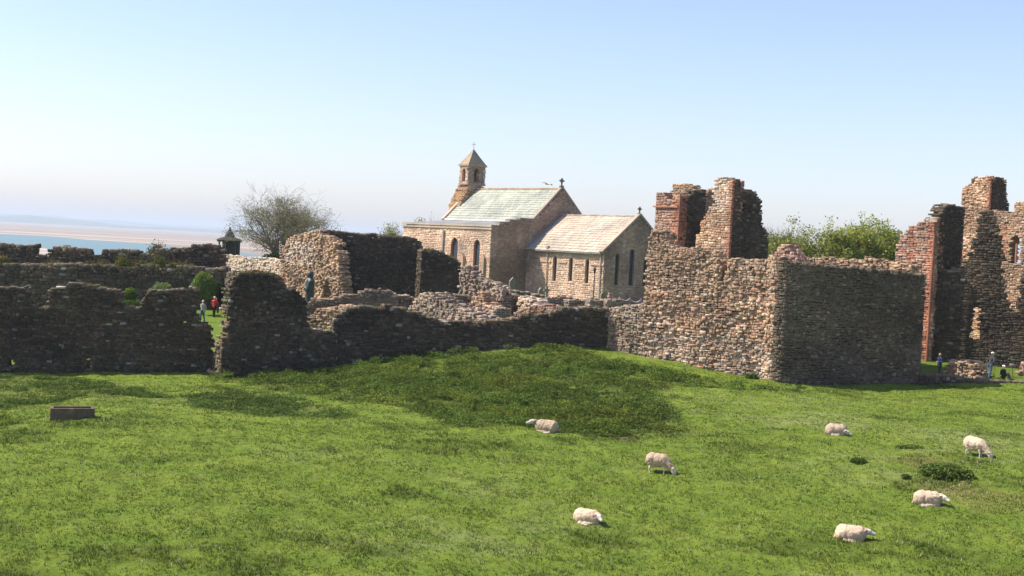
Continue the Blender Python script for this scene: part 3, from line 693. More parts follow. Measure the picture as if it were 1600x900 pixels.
# ------------------------------------------------------------------ low foundations in the middle
def low(name, path, prof, T, zb, pal, seed, label, rough=.08, **k):
    return masonry(name, path, prof, T, zb, pal, rough=rough, seed=seed, label=label, cat='low wall', topjit=.04, group='low ruined foundation walls', **k)
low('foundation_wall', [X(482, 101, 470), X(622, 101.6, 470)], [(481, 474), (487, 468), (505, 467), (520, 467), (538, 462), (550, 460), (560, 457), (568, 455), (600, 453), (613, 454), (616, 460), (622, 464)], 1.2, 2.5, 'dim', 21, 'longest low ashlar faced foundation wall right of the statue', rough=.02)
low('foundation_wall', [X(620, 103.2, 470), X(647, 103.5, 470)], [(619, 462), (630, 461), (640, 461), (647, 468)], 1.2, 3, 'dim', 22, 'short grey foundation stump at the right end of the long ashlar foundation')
low('foundation_wall', [X(479, 98.5, 490), X(562, 96.5, 490)], [(478, 500), (486, 493), (494, 487), (505, 483), (520, 479), (540, 477), (552, 480), (562, 488)], 1.6, 2, 'brown', 23, 'humped rubble foundation just above the strip of lawn in the wall gap', rough=.08, jit=.2)
low('foundation_wall', [X(636, 100, 480), X(752, 92.5, 480)], [(636, 486), (645, 474), (652, 466), (658, 459), (672, 458), (684, 463), (692, 468), (702, 474), (715, 480), (730, 487), (745, 492), (754, 500)], 1.8, 2.4, 'grey', 24, 'broad slumped mass of sunlit rubble behind the dip of the boundary wall', rough=.08, jit=.2)
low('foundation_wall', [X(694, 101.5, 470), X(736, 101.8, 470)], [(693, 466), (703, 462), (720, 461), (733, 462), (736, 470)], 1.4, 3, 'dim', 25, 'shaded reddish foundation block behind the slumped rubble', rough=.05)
low('foundation_wall', [X(733, 100.5, 480), X(775, 97.5, 480)], [(733, 480), (738, 474), (743, 462), (748, 456), (753, 458), (757, 474), (765, 477), (772, 486), (776, 492)], 1.2, 3, 'warm', 26, 'low sunlit rubble stump with lichen between two shaded blocks', rough=.07, jit=.2)
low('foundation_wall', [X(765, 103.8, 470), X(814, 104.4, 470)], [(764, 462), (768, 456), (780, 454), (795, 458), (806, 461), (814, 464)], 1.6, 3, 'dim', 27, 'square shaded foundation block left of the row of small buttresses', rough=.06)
low('foundation_wall', [X(770, 96.8, 490), X(800, 97.6, 490)], [(770, 485), (776, 483), (788, 482), (799, 484)], 1.4, 3, 'grey', 28, 'small box shaped stone block just above the boundary wall coping', rough=.04)
low('foundation_wall', [X(810, 104, 475), X(850, 100.5, 475)], [(810, 466), (815, 464), (826, 467), (835, 473), (846, 478), (851, 482)], 1.3, 3, 'pale', 29, 'pale sunlit foundation wall sloping down to the right', rough=.06, jit=.18)
low('foundation_wall', [X(805, 98.5, 485), X(884, 94.8, 485)], [(805, 488), (815, 483), (830, 479), (845, 476), (858, 480), (870, 484), (885, 489)], 1.6, 3, 'red', 30, 'low heap of reddish rubble right behind the boundary wall coping', rough=.08, jit=.2)
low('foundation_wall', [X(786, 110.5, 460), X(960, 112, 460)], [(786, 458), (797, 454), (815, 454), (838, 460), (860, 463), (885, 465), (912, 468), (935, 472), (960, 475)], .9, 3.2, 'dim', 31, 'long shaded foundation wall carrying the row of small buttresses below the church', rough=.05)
for i, (u, v, w_) in enumerate([(843, 464, 13), (877, 466, 13), (909, 468, 14), (938, 467, 12)]):
    masonry('buttress_stump', [X(u, 106, 475), X(u + w_, 104.9, 475)], [(u, v), (u + w_, v + 1)], 1.6, 3.2, 'grey', rough=.03, seed=40 + i, cs=.2,
            label=['leftmost square buttress stump of the row below the chancel', 'second square buttress stump from the left below the chancel', 'third square buttress stump from the left below the chancel', 'rightmost square buttress stump beside the round-topped headstone'][i], cat='buttress', group='square buttress stumps in a row')

# ------------------------------------------------------------------ priory towers behind the big wall
t1 = empty('priory_tower', (*X(1062, 112, 400), 4), 'reddish square priory tower with a broken top, nearer the church', 'tower')
p1 = Path(seg(X(1021, 114, 345), 1059.5, 345, DE)); c1_ = p1.p[1]
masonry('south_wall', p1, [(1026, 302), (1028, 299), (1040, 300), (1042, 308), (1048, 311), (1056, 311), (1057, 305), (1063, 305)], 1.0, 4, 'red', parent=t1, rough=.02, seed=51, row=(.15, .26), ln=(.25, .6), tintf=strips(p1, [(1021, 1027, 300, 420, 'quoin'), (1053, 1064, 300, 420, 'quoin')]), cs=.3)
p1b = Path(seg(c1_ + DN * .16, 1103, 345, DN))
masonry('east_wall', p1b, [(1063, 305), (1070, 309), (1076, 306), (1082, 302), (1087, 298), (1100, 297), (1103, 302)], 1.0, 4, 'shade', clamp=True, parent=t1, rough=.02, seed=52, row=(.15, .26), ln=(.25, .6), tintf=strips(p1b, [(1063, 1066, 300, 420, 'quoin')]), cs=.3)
masonry('rear_wall', [X(1046, 118, 300), X(1087, 115.2, 300)], [(1047, 298), (1050, 296), (1051, 288), (1068, 289), (1084, 290), (1086, 298), (1088, 300)], .9, 4, 'brown', parent=t1, rough=.03, seed=53, cs=.3)
masonry('link_wall', [X(1100, 114.8, 345), X(1118, 115.6, 345)], [(1100, 314), (1104, 308), (1109, 298), (1113, 296), (1121, 296)], .9, 4, 'brown', parent=t1, rough=.025, seed=54, cs=.3)
for (z0, nm) in ((14.2, 'string_course'), (11.7, 'string_course')):
    m = MB(); a, b2 = p1.p[0], p1.p[1]; d = (b2 - a); n_ = np.array([d[1], -d[0]]) / np.linalg.norm(d)
    c = np.r_[(a + b2) / 2 + n_ * .06, z0]; dd = np.r_[d / np.linalg.norm(d), 0]
    m.box(c, (np.linalg.norm(d) / 2, .12, .07), (dd, np.r_[n_, 0], (0, 0, 1)), (.38, .19, .12)); m.build(nm, M['ashlar'], t1)
m = MB(); c = np.r_[p1.p[1] + np.array([.05, -.12]), 0]; m.tube([(c[0], c[1], 4), (c[0], c[1], 15.3)], .07, 8, (.30, .14, .09)); m.build('corner_shaft', M['ashlar'], t1)
t2 = empty('priory_tower', (*X(1143, 106.5, 400), 4), 'taller grey ruined tower with a flared sunlit buttress side and a small window hole', 'tower')
p2 = Path(seg(X(1078, 110.5, 340), 1143, 340, DE)); cz = p2.p[1]
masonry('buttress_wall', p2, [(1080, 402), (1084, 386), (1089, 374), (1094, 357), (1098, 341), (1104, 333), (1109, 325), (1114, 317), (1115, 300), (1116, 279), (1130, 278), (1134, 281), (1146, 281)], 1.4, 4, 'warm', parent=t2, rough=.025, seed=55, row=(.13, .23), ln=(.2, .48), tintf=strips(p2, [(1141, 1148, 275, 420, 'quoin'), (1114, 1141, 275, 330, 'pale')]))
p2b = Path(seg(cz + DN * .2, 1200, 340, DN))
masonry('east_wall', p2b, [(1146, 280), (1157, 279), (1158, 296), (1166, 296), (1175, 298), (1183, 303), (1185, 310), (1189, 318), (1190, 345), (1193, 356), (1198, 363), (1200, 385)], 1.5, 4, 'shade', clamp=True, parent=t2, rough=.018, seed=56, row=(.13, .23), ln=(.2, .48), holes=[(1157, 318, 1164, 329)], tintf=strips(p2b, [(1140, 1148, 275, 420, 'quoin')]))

# ------------------------------------------------------------------ priory church ruin at the right edge
r1 = empty('priory_ruin', (*X(1458, 94, 580), 2.7), 'red sandstone priory transept ruin with stepped broken top beside the shaded wall', 'ruin')
q1 = Path(seg(X(1396, 98.2, 420), 1456, 420, DE))
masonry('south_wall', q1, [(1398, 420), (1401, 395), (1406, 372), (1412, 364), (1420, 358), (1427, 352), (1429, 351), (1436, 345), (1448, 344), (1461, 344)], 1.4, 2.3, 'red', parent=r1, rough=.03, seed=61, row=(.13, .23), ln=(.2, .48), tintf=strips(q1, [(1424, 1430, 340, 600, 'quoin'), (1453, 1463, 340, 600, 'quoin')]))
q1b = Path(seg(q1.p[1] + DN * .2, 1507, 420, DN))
masonry('east_wall', q1b, [(1459, 352), (1463, 345), (1468, 336), (1474, 327), (1477, 322), (1482, 319), (1490, 320), (1505, 322), (1507, 330)], 1.1, 2.3, 'shade', clamp=True, parent=r1, rough=.018, seed=62, tintf=lambda s_, z_, t_, r_: np.where((s_ < .42)[:, None], palette(*PAL['warm'], len(s_), r_), t_))  # sunlit left end painted in with warmer, lighter stone
m = MB(); c = q1.p[1] + np.array([-.05, -.2]); m.tube([(c[0], c[1], 2.3), (c[0], c[1], 12.6)], .08, 8, (.34, .14, .09)); m.build('corner_shaft', M['ashlar'], r1)
r2 = empty('priory_ruin', (*X(1545, 101, 580), 2.7), 'ruined priory with tall square pier and arched window at the right edge', 'ruin')
q2 = Path(seg(X(1500, 106, 300), 1549.5, 300, DE))
masonry('tall_pier', q2, [(1503, 306), (1504, 298), (1508, 290), (1516, 288), (1522, 288), (1524, 279), (1532, 275), (1542, 276), (1549, 278)], 2.4, 10, 'warm', parent=r2, rough=.03, seed=63, tintf=strips(q2, [(1545, 1551, 270, 400, 'quoin')]))
q2b = Path(seg(q2.p[1] + DN * .2, 1575, 300, DN))
masonry('pier_side', q2b, [(1549, 278), (1556, 277), (1565, 279), (1570, 285), (1572, 300), (1573, 312), (1576, 322)], 2.0, 10, 'shade', clamp=True, parent=r2, rough=.018, seed=64)
q3 = Path(seg(X(1500, 105.9, 400), 1650, 400, DE))
masonry('south_wall', q3, [(1502, 330), (1520, 328), (1550, 327), (1577, 331), (1585, 335), (1586, 318), (1590, 313), (1600, 314), (1640, 320)], 1.2, 2.3, 'brown', parent=r2, rough=.025, seed=65, holes=[(1578, 369, 1597, 412, 'arch')], tintf=strips(q3, [(1505, 1514, 370, 408, 'quoin'), (1569, 1575, 350, 430, 'quoin'), (1585, 1625, 340, 368, 'red'), (1576, 1600, 420, 500, 'warm'), (1505, 1550, 455, 580, 'warm')]), dent=lambda s, z: .15 * max(0, float(vnoise(np.array([s * .7]), np.array([z * .6]), 3)[0])))
m = MB(); a = q3.px(1587, 410); pp_, tt_ = q3.frame(a[0]); m.tube([(*pp_, a[1]), (*pp_, a[1] + 1.5)], .09, 8, (.38, .18, .12)); m.build('window_shaft', M['ashlar'], r2)
q4 = Path([X(1456.5, 96.3, 430), X(1640, 93.5, 480)])
masonry('shadow_front_wall', q4, [(1450, 420), (1480, 420), (1503, 420), (1505, 406), (1515, 405), (1517, 384), (1521, 371), (1527, 365), (1529, 342), (1534, 332), (1541, 327), (1549, 329), (1555, 342), (1561, 362), (1565, 385), (1568, 420), (1572, 440), (1578, 487), (1587, 487), (1592, 462), (1598, 434), (1604, 424), (1640, 420)], 1.3, 2.3, 'shade', parent=r2, rough=.018, seed=66, holes=[(1517, 479, 1533, 531, 'arch')], row=(.12, .22), ln=(.2, .5))  # dark masonry added; its slanted upper outline stands in for a cast shadow

# low retaining wall, railing and heap at the right
masonry('retaining_wall', [X(1438, 87.1, 595), X(1640, 88.2, 600)], [(1438, 583), (1480, 586), (1520, 591), (1560, 594), (1600, 596), (1640, 598)], .55, .8, 'shade', rough=.03, seed=71, row=(.14, .22), label='low dark retaining wall between the sheep field and the lawn with the railing', cat='wall')
masonry('stone_heap', [X(1470, 91, 585), X(1529, 88.6, 585)], [(1470, 589), (1474, 578), (1480, 571), (1486, 565), (1498, 563), (1510, 566), (1517, 573), (1523, 583), (1529, 591)], 2.0, 2.2, 'brown', rough=.12, seed=72, jit=.3, label='low mound of loose brown stones behind the retaining wall between the visitors', cat='rubble heap')
masonry('stone_heap', [X(1586, 90.8, 585), X(1640, 89, 585)], [(1584, 589), (1590, 582), (1595, 572), (1600, 566), (1640, 545)], 1.6, 2.2, 'red', rough=.1, seed=73, jit=.3, label='reddish broken stone base cut off by the right edge of the picture', cat='rubble heap')
rl = empty('railing', (*X(1520, 89.4, 585), tz1(*X(1520, 89.4, 585))), 'thin iron railing on the lawn behind the retaining wall', 'railing')
a = np.array(X(1436, 89.0, 580)); b2 = np.array(X(1640, 89.8, 580)); m = MB(); mp_ = MB()
for i in range(85):
    p = a + (b2 - a) * i / 84; g = tz1(*p); m.tube([(*p, g - .1), (*p, g + .85)], .009 if i % 12 else .022, 4, (.05, .06, .05))
    if i % 12 == 0: pass
pts = [(*(a + (b2 - a) * i / 10), tz1(*(a + (b2 - a) * i / 10)) + .85) for i in range(11)]
m.build('pickets', M['metal'], rl); mp_.tube(pts, .018, 5, (.05, .06, .05)); mp_.build('top_rail', M['metal'], rl)

# ------------------------------------------------------------------ church
gz0 = 4.0
O3 = np.r_[X(943, 128, 430), 0]; E3 = np.array([.64, -.768, 0]); E3 /= np.linalg.norm(E3); N3 = np.array([-E3[1], E3[0], 0]); UP = np.array([0, 0, 1.])
def Lp(p, q, z): return O3 + E3 * p + N3 * q + UP * z
def L2(p, q): return Lp(p, q, 0)[:2]
ch = empty('parish_church', Lp(-10, 2, gz0), 'sandstone church with green slated nave, paler chancel roof and bellcote', 'church')
AX = (E3, N3, UP)
def arch_pts(path, rect, out=0.0, t=0.0, n=8, kind='point'):
    a = path.px(rect[0], rect[3]); b_ = path.px(rect[2], rect[1]); c = (a[0] + b_[0]) / 2; hw = (b_[0] - a[0]) / 2; z0, z1 = a[1], b_[1]
    zs = z1 - hw * 1.3; pts = [(c - hw - out, z0 - out * .3)]
    for i in range(n + 1):
        k = i / n; w_ = hw * math.sqrt(max(0, 1 - k ** 1.7)); pts.append((c - w_ - out * (1 - k * .9), zs + (hw * 1.3 + out) * k))
    for i in range(n - 1, -1, -1):
        k = i / n; w_ = hw * math.sqrt(max(0, 1 - k ** 1.7)); pts.append((c + w_ + out * (1 - k * .9), zs + (hw * 1.3 + out) * k))
    pts.append((c + hw + out, z0 - out * .3)); P3 = []
    for s, z in pts:
        p, tt = path.frame(s); inn = np.array([-tt[1], tt[0]]); P3.append(np.r_[p + inn * t, z])
    return P3, (c, hw, z0, z1)
def window(path, rect, parent, w=.16, frame_t=(.56, .40, .29), deep=.24, leads=True):
    I0, info = arch_pts(path, rect, 0, -.04); O0, _ = arch_pts(path, rect, w, -.04); I1, _ = arch_pts(path, rect, 0, deep); n = len(I0)
    m = MB(); p, tt = path.frame(info[0]); inn = np.r_[-tt[1], tt[0], 0]
    O1 = [q + inn * (.04 + .12) for q in O0]
    V = I0 + O0 + I1 + O1
    Fc = []
    for i in range(n - 1):
        Fc += [(i, i + 1, n + i + 1, n + i), (i, 2 * n + i, 2 * n + i + 1, i + 1), (n + i, n + i + 1, 3 * n + i + 1, 3 * n + i)]
    m.add(V, Fc, frame_t)
    sill, _ = path.frame(info[0]); m.box(np.r_[sill, info[2] - .06] + inn * .1, (info[1] + w + .04, .2, .07), (np.r_[tt, 0], inn, UP), frame_t)
    f = m.build('window', M['church'], parent)
    g = MB(); g.prism([q - inn * .03 for q in I1], inn * .02, (.02, .02, .03)); g.build('pane', M['glass'], f)
    return f
ST = dict(row=(.13, .23), ln=(.18, .5), rough=.012, mat='church', jit=.1, undul=.012, core_in=.012, gap=.005)
cs_ = Path([L2(-12, 0), L2(0, 0)])
cw_ = [(863, 400, 871, 439), (888, 402, 896, 440.5), (913.5, 404, 921.5, 442.5)]
masonry('chancel_south_wall', cs_, None, .6, 3.2, 'church', holes=[(*h, 'arch') for h in cw_] + [(886, 437 + 400 - 400, 886.1, 437.1)][:0], prof_sz=[(0, 10.0), (cs_.s[-1], 10.0)], parent=ch, seed=81, **ST)
for h in cw_: window(cs_, h, ch)
ce_ = Path([L2(0, 0), L2(0, 9.4)])
ew_ = [(959, 396, 968, 446), (981, 388.5, 992, 447), (1003, 399, 1013, 448)]
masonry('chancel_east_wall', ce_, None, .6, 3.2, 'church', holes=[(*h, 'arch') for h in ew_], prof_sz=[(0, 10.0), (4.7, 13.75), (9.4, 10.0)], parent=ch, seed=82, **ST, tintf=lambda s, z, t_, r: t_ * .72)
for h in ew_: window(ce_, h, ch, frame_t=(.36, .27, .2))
def strings(path, wins, z, out, tint):
    xs = [0.0]
    for w_ in wins: a_ = path.px(w_[0], (w_[1] + w_[3]) / 2)[0]; b_ = path.px(w_[2], (w_[1] + w_[3]) / 2)[0]; xs += [a_ - .22, b_ + .22]
    xs.append(path.s[-1]); d_ = np.r_[path.t[0], 0]
    for a_, b_ in zip(xs[::2], xs[1::2]):
        if b_ - a_ > .1: p_, _ = path.frame((a_ + b_) / 2); m = MB(); m.box(np.r_[p_, z] + out * .06, ((b_ - a_) / 2, .07, .06), (d_, out, UP), tint); m.build('string_course', M['church'], ch)
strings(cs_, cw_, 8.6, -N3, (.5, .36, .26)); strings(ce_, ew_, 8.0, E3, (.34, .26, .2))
m = MB(); m.box(Lp(-6, 0, 4.9) - N3 * .08, (6, .1, .09), AX, (.5, .36, .26)); m.build('plinth_course', M['church'], ch)
def plain(name, polyq, p0, p1, tint, parent, mat='church'):
    m = MB(); m.prism([Lp(p0, q, z) for q, z in polyq], E3 * (p1 - p0), tint); return m.build(name, M[mat], parent)
plain('chancel_body', [(.62, 3.2), (9.4, 3.2), (9.4, 9.9), (4.7, 13.4), (.62, 10.1)], -11.9, -.62, (.36, .27, .2), ch)
def slates(name, A, U, Vv, rh, tw, cols, wts, mat, parent, seed, th=.035):
    r = rs(seed); U = np.array(U); Vv = np.array(Vv); lu = np.linalg.norm(U); lv = np.linalg.norm(Vv); u = U / lu; v = Vv / lv; nrm = np.cross(u, v)
    if nrm[2] < 0: nrm = -nrm
    c = []; h = []; y = 0
    while y < lv:
        hh = rh * (1.15 - .4 * y / lv); x = 0
        while x < lu:
            w_ = min(tw * r.uniform(.6, 1.4), lu - x); 
            if w_ < .03: break
            yy = min(y + hh * .5, lv - hh * .4); c.append(A + u * (x + w_ / 2) + v * yy + nrm * (.05 + r.uniform(0, .02))); h.append((w_ / 2 - .004, hh * .62, th / 2)); x += w_
        y += hh
    c = np.array(c); h = np.array(h); n = len(c)
    vt = v - nrm * .10; vt /= np.linalg.norm(vt); nt_ = np.cross(u, vt); nt_ *= np.sign(nt_[2])
    ax = np.tile(np.stack([u, vt, nt_])[None], (n, 1, 1))
    pt = palette(cols, wts, n, r, .035); pt = pt * .45 + pt.mean(0) * .55; V1, F4, F3, TT = stone_mesh(c, h, ax, pt, r, jit=.05, cham=.2)
    return mesh(name, V1, [F4, F3], M[mat], parent=parent, tint=TT)
CR = [(.44, .385, .305), (.49, .43, .345), (.40, .335, .26), (.46, .375, .29)]; GR = [(.36, .38, .315), (.40, .415, .35), (.32, .345, .285), (.37, .365, .295)]
rc = slates('chancel_roof', Lp(-12, -.3, 9.78), E3 * 11.75, N3 * 5.0 + UP * 3.88, .42, .5, CR, [3, 3, 2, 1], 'roof_cream', ch, 91)
slates('chancel_roof', Lp(-12, 9.7, 9.78), E3 * 11.75, -N3 * 5.0 + UP * 3.88, .42, .5, CR, [3, 3, 2, 1], 'roof_cream', ch, 92)
m = MB(); m.prism([Lp(-12, -.28, 9.74), Lp(-12, 4.7, 13.62), Lp(-12, 9.68, 9.74), Lp(-12, 9.4, 9.70), Lp(-12, 4.7, 13.36), Lp(-12, 0, 9.70)], E3 * 11.7, (.3, .25, .2))
m.build('roof_deck', M['church'], rc)
def coping(p, q0, q1, qr, z0, zr, parent, name='coping', w=.32, tint=(.42, .33, .25)):
    m = MB()
    for qa in (q0, q1):
        a = Lp(p, qa, z0); b_ = Lp(p, qr, zr); d = (b_ - a); l = np.linalg.norm(d); d /= l; n_ = np.cross(E3, d); n_ *= np.sign(n_[2])
        m.box((a + b_) / 2 + n_ * .1, (l / 2 + .08, w / 2, .11), (d, E3, n_), tint)
    return m.build(name, M['church'], parent)
def cross(base, parent, s=1.0, ring=True, tint=(.16, .15, .13)):
    m = MB(); m.box(base + UP * .12 * s, (.14 * s, .2 * s, .14 * s), AX, tint); m.box(base + UP * .62 * s, (.06 * s, .07 * s, .42 * s), AX, tint); m.box(base + UP * .76 * s, (.058 * s, .34 * s, .068 * s), AX, tint)
    if ring:
        pts = [base + UP * .76 * s + (N3 * math.cos(t_) + UP * math.sin(t_)) * .2 * s for t_ in np.linspace(0, 2 * pi, 17)]; m.tube(pts, .035 * s, 6, tint)
    return m.build('gable_cross', M['church'], parent)
coping(-.1, -.3, 9.7, 4.7, 9.85, 13.82, ch, w=.45); cross(Lp(-.1, 4.7, 13.85), ch, .85)
# nave
ne_ = Path([L2(-12, -5), L2(-12, 9.6)])
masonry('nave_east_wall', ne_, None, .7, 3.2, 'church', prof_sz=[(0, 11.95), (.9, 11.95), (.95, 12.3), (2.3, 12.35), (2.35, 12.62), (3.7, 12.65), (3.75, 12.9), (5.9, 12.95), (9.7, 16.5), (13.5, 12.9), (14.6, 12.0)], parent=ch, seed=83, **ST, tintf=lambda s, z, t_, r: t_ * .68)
as_ = Path([L2(-28.1, -5), L2(-12, -5)])
aw_ = [(703.5, 371, 716.5, 416), (738.5, 374, 751, 433)]
masonry('aisle_south_wall', as_, None, .7, 3.2, 'church', prof_sz=[(0, 11.9), (as_.s[-1], 11.9)], holes=[(*h, 'arch') for h in aw_], parent=ch, seed=84, **ST)
for h in aw_: window(as_, h, ch, w=.28, frame_t=(.50, .24, .16))
I0, inf = arch_pts(as_, (665, 374, 690, 425), .18, -.05); J0, _ = arch_pts(as_, (665, 374, 690, 425), 0, -.05); m = MB(); n = len(I0)
inn = -N3 * -1
m.add(I0 + J0 + [p + inn * .1 for p in I0], [(i, i + 1, n + i + 1, n + i) for i in range(n - 1)] + [(i, 2 * n + i, 2 * n + i + 1, i + 1) for i in range(n - 1)], (.42, .28, .2)); m.build('blocked_arch', M['church'], ch)
m = MB(); m.box(Lp(-20.05, -5, 11.72) - N3 * .06, (8.2, .1, .09), AX, (.46, .36, .27)); m.box(Lp(-20.05, -5, 12.02) - N3 * -.2, (8.15, .36, .11), AX, (.44, .37, .3)); m.build('parapet_coping', M['church'], ch)
m = MB(); steps = [(0, .95, 12.0), (.95, 2.35, 12.4), (2.35, 3.75, 12.68), (3.75, 5.9, 12.95)]
for a_, b_, z_ in steps: m.box(Lp(-12.3, -5 + (a_ + b_) / 2, z_ + .05), (.42, (b_ - a_) / 2 - .002, .1), AX, (.30, .26, .22))
m.build('stepped_coping', M['church'], ch)
plain('nave_body', [(-4.28, 3.2), (9.4, 3.2), (9.4, 12.2), (8.4, 12.6), (4.7, 16.1), (1.0, 12.6), (-4.28, 11.8)], -28.0, -12.72, (.36, .27, .2), ch)
m = MB(); m.prism([Lp(-28.0, -4.6, 11.95), Lp(-28.0, 1.2, 12.72), Lp(-28.0, 1.2, 12.62), Lp(-28.0, -4.6, 11.85)], E3 * 15.2, (.22, .22, .22)); m.box(Lp(-20.3, .62, 12.82) , (7.6, .03, .09), AX, (.6, .61, .61)); m.build('aisle_roof', M['plain'], ch)
rn = slates('nave_roof', Lp(-28.0, .6, 12.62), E3 * 15.7, N3 * 4.1 + UP * 3.86, .40, .45, GR, [3, 3, 2, 1], 'roof_green', ch, 93)
slates('nave_roof', Lp(-28.0, 8.8, 12.62), E3 * 15.7, -N3 * 4.1 + UP * 3.86, .40, .45, GR, [3, 3, 2, 1], 'roof_green', ch, 94)
m = MB(); m.prism([Lp(-28.0, .62, 12.58), Lp(-28.0, 4.7, 16.42), Lp(-28.0, 8.78, 12.58), Lp(-28.0, 8.4, 12.5), Lp(-28.0, 4.7, 16.12), Lp(-28.0, 1.0, 12.5)], E3 * 15.5, (.3, .28, .24)); m.build('roof_deck', M['church'], rn)
m = MB(); r = rs(5)
for i in range(31): m.box(Lp(-27.7 + .5 * i, 4.7, 16.60 + r.uniform(-.01, .01)), (.24, .14, .07), AX, tuple(np.array((.44, .32, .22)) * r.uniform(.8, 1.1)))
m.build('ridge_tiles', M['church'], rn)
m = MB()
for i in range(23): m.box(Lp(-11.6 + .5 * i, 4.7, 13.76 + r.uniform(-.01, .01)), (.24, .14, .06), AX, tuple(np.array((.48, .40, .31)) * r.uniform(.8, 1.1)))
m.build('ridge_tiles', M['church'], rc)
coping(-12.25, .6, 8.8, 4.7, 12.72, 16.6, ch, w=.42, tint=(.34, .28, .22)); coping(-28.1, .6, 8.8, 4.7, 12.72, 16.6, ch, w=.36, tint=(.5, .4, .3)); cross(Lp(-12.25, 4.7, 16.65), ch, 1.05)
# buttresses, pipes, lean-to details
def gablet(path, u0, u1, vt, vb, d, tint=(.44, .3, .2)):
    a = path.px(u0, vb); b_ = path.px(u1, vt); (pa, tt), (pb, _) = path.frame(a[0]), path.frame(b_[0]); out = np.r_[tt[1], -tt[0], 0]
    zt_ = b_[1]; w_ = np.linalg.norm(pb - pa); m = MB()
    A = np.r_[pa, a[1]] + out * .03; B = np.r_[pb, a[1]] + out * .03; h = zt_ - a[1]
    m.prism([A, B, B + UP * (h - w_ * .7), (A + B) / 2 + UP * h, A + UP * (h - w_ * .7)], out * d, tint); return m.build('buttress', M['church'], ch)
gablet(as_, 720, 728, 396, 470, .35, (.44, .30, .21)); gablet(as_, 752, 759.5, 398, 470, .25, (.44, .31, .22))
def pipe(path, u, v0, v1, w=.07, tint=(.50, .42, .35)):
    a = path.px(u, v0); b_ = path.px(u, v1); p, tt = path.frame(a[0]); out = np.r_[tt[1], -tt[0], 0] * .16; q = np.r_[p, 0] + out
    m = MB(); m.tube([q + UP * a[1], q + UP * b_[1]], w, 8, tint); m.box(q + UP * (a[1] + .12), (.15, .14, .14), AX, tint); return m.build('downpipe', M['plain'], ch)
pipe(as_, 694.5, 363, 410, .1, (.45, .4, .35)); pipe(cs_, 857.5, 388, 470, .06, (.5, .35, .25)); pipe(cs_, 941, 394, 475, .07); 
m = MB(); m.tube([Lp(-12, -.33, 9.7), Lp(-.2, -.33, 9.7)], .08, 8, (.2, .22, .22)); m.build('gutter', M['plain'], ch)
m = MB(); m.prism([Lp(-12, 0, 0) + (0, 0, 9.9) - N3 * 0.3 + E3 * .02, Lp(-12, 4.7, 13.7) + E3 * .02, Lp(-12, 4.7, 13.8) + E3 * .02, Lp(-12, -.3, 10.05) + E3 * .02], E3 * .35, (.25, .27, .28)); m.build('lead_flashing', M['plain'], ch)
# bellcote
bc = empty('bellcote', Lp(-28.050, 4.7, 12), None, None); bc.parent = ch; bc.location = Vector(Lp(-28.050, 4.7, 12)) - ch.location
BT = (.48, .31, .19)
m = MB(); 
def frustum(m, p0, p1, q0, q1, z0, P0, P1, Q0, Q1, z1, tint):
    V = [Lp(p, q, z) for (pa, pb, qa, qb, z) in ((p0, p1, q0, q1, z0), (P0, P1, Q0, Q1, z1)) for (p, q) in ((pa, qa), (pb, qa), (pb, qb), (pa, qb))]
    m.add(V, [(3, 2, 1, 0), (4, 5, 6, 7)] + [(k, (k + 1) % 4, (k + 1) % 4 + 4, k + 4) for k in range(4)], tint)
frustum(m, -29.550, -27.250, 2.2, 7.2, 11.5, -29.550, -27.250, 2.3, 7.1, 14.6, (.46, .28, .17)); frustum(m, -29.500, -27.300, 2.4, 7.0, 14.6, -29.250, -27.350, 3.2, 6.2, 16.2, (.44, .29, .17)); frustum(m, -29.200, -27.350, 3.3, 6.1, 16.2, -29.150, -27.400, 3.4, 6.0, 17.05, (.44, .29, .19))

masonry('base', [L2(-27.300, 2.3), L2(-27.300, 7.1)], None, 2.2, 11.6, 'brown', prof_sz=[(0, 14.5), (.35, 15.2), (.95, 16.1), (1.15, 17.05), (3.65, 17.05), (3.9, 16.1), (4.45, 15.2), (4.8, 14.5)], parent=bc, seed=99, row=(.14, .24), ln=(.2, .5), rough=.015, mat='church', core_in=.03, tintf=lambda s_, z_, t_, r_: np.where((s_[:, None] < 1.3) & (z_[:, None] > 14.2) & (r_.rand(len(s_)) < .5)[:, None], np.array([.42, .25, .09]), t_ * 1.15))
for (pa, pb, sd) in (((-29.100, 3.45), (-27.450, 3.45), 1), ((-27.450, 3.45), (-27.450, 5.95), 2), ((-27.450, 5.95), (-29.100, 5.95), 3), ((-29.100, 5.95), (-29.100, 3.45), 4)):
    pt = Path([L2(*pa), L2(*pb)]); l_ = pt.s[-1]; w_ = .30 if l_ < 2 else .42
    masonry('belfry_wall', pt, None, .32, 17.0, 'grey' if sd % 2 == 0 else 'church', prof_sz=[(0, 19.35), (l_, 19.35)], holes=[('sz', l_ / 2 - w_, 17.3, l_ / 2 + w_, 18.95, 'arch')], parent=bc, seed=100 + sd, row=(.16, .24), ln=(.2, .4), rough=.01, mat='church', core_in=.04, cs=.1, endfill=False, jit=.08, undul=0)
m = MB()
for (z_, k, h_) in ((17.1, .1, .08), (19.3, .16, .08), (18.45, .04, .05)):
    if z_ == 18.45: continue
    m = MB(); m.box(Lp(-28.275, 4.7, z_), (.83 + k, 1.26 + k, h_), AX, (.42, .3, .2)); m.build('cornice', M['church'], bc)
m = MB(); frustum(m, -29.230, -27.320, 3.32, 6.08, 19.39, -28.700, -27.850, 4.1, 5.3, 20.45, (.34, .27, .18)); frustum(m, -28.700, -27.850, 4.1, 5.3, 20.451, -28.310, -28.240, 4.66, 4.74, 21.3, (.28, .25, .2)); m.build('spire_roof', M['church'], bc)
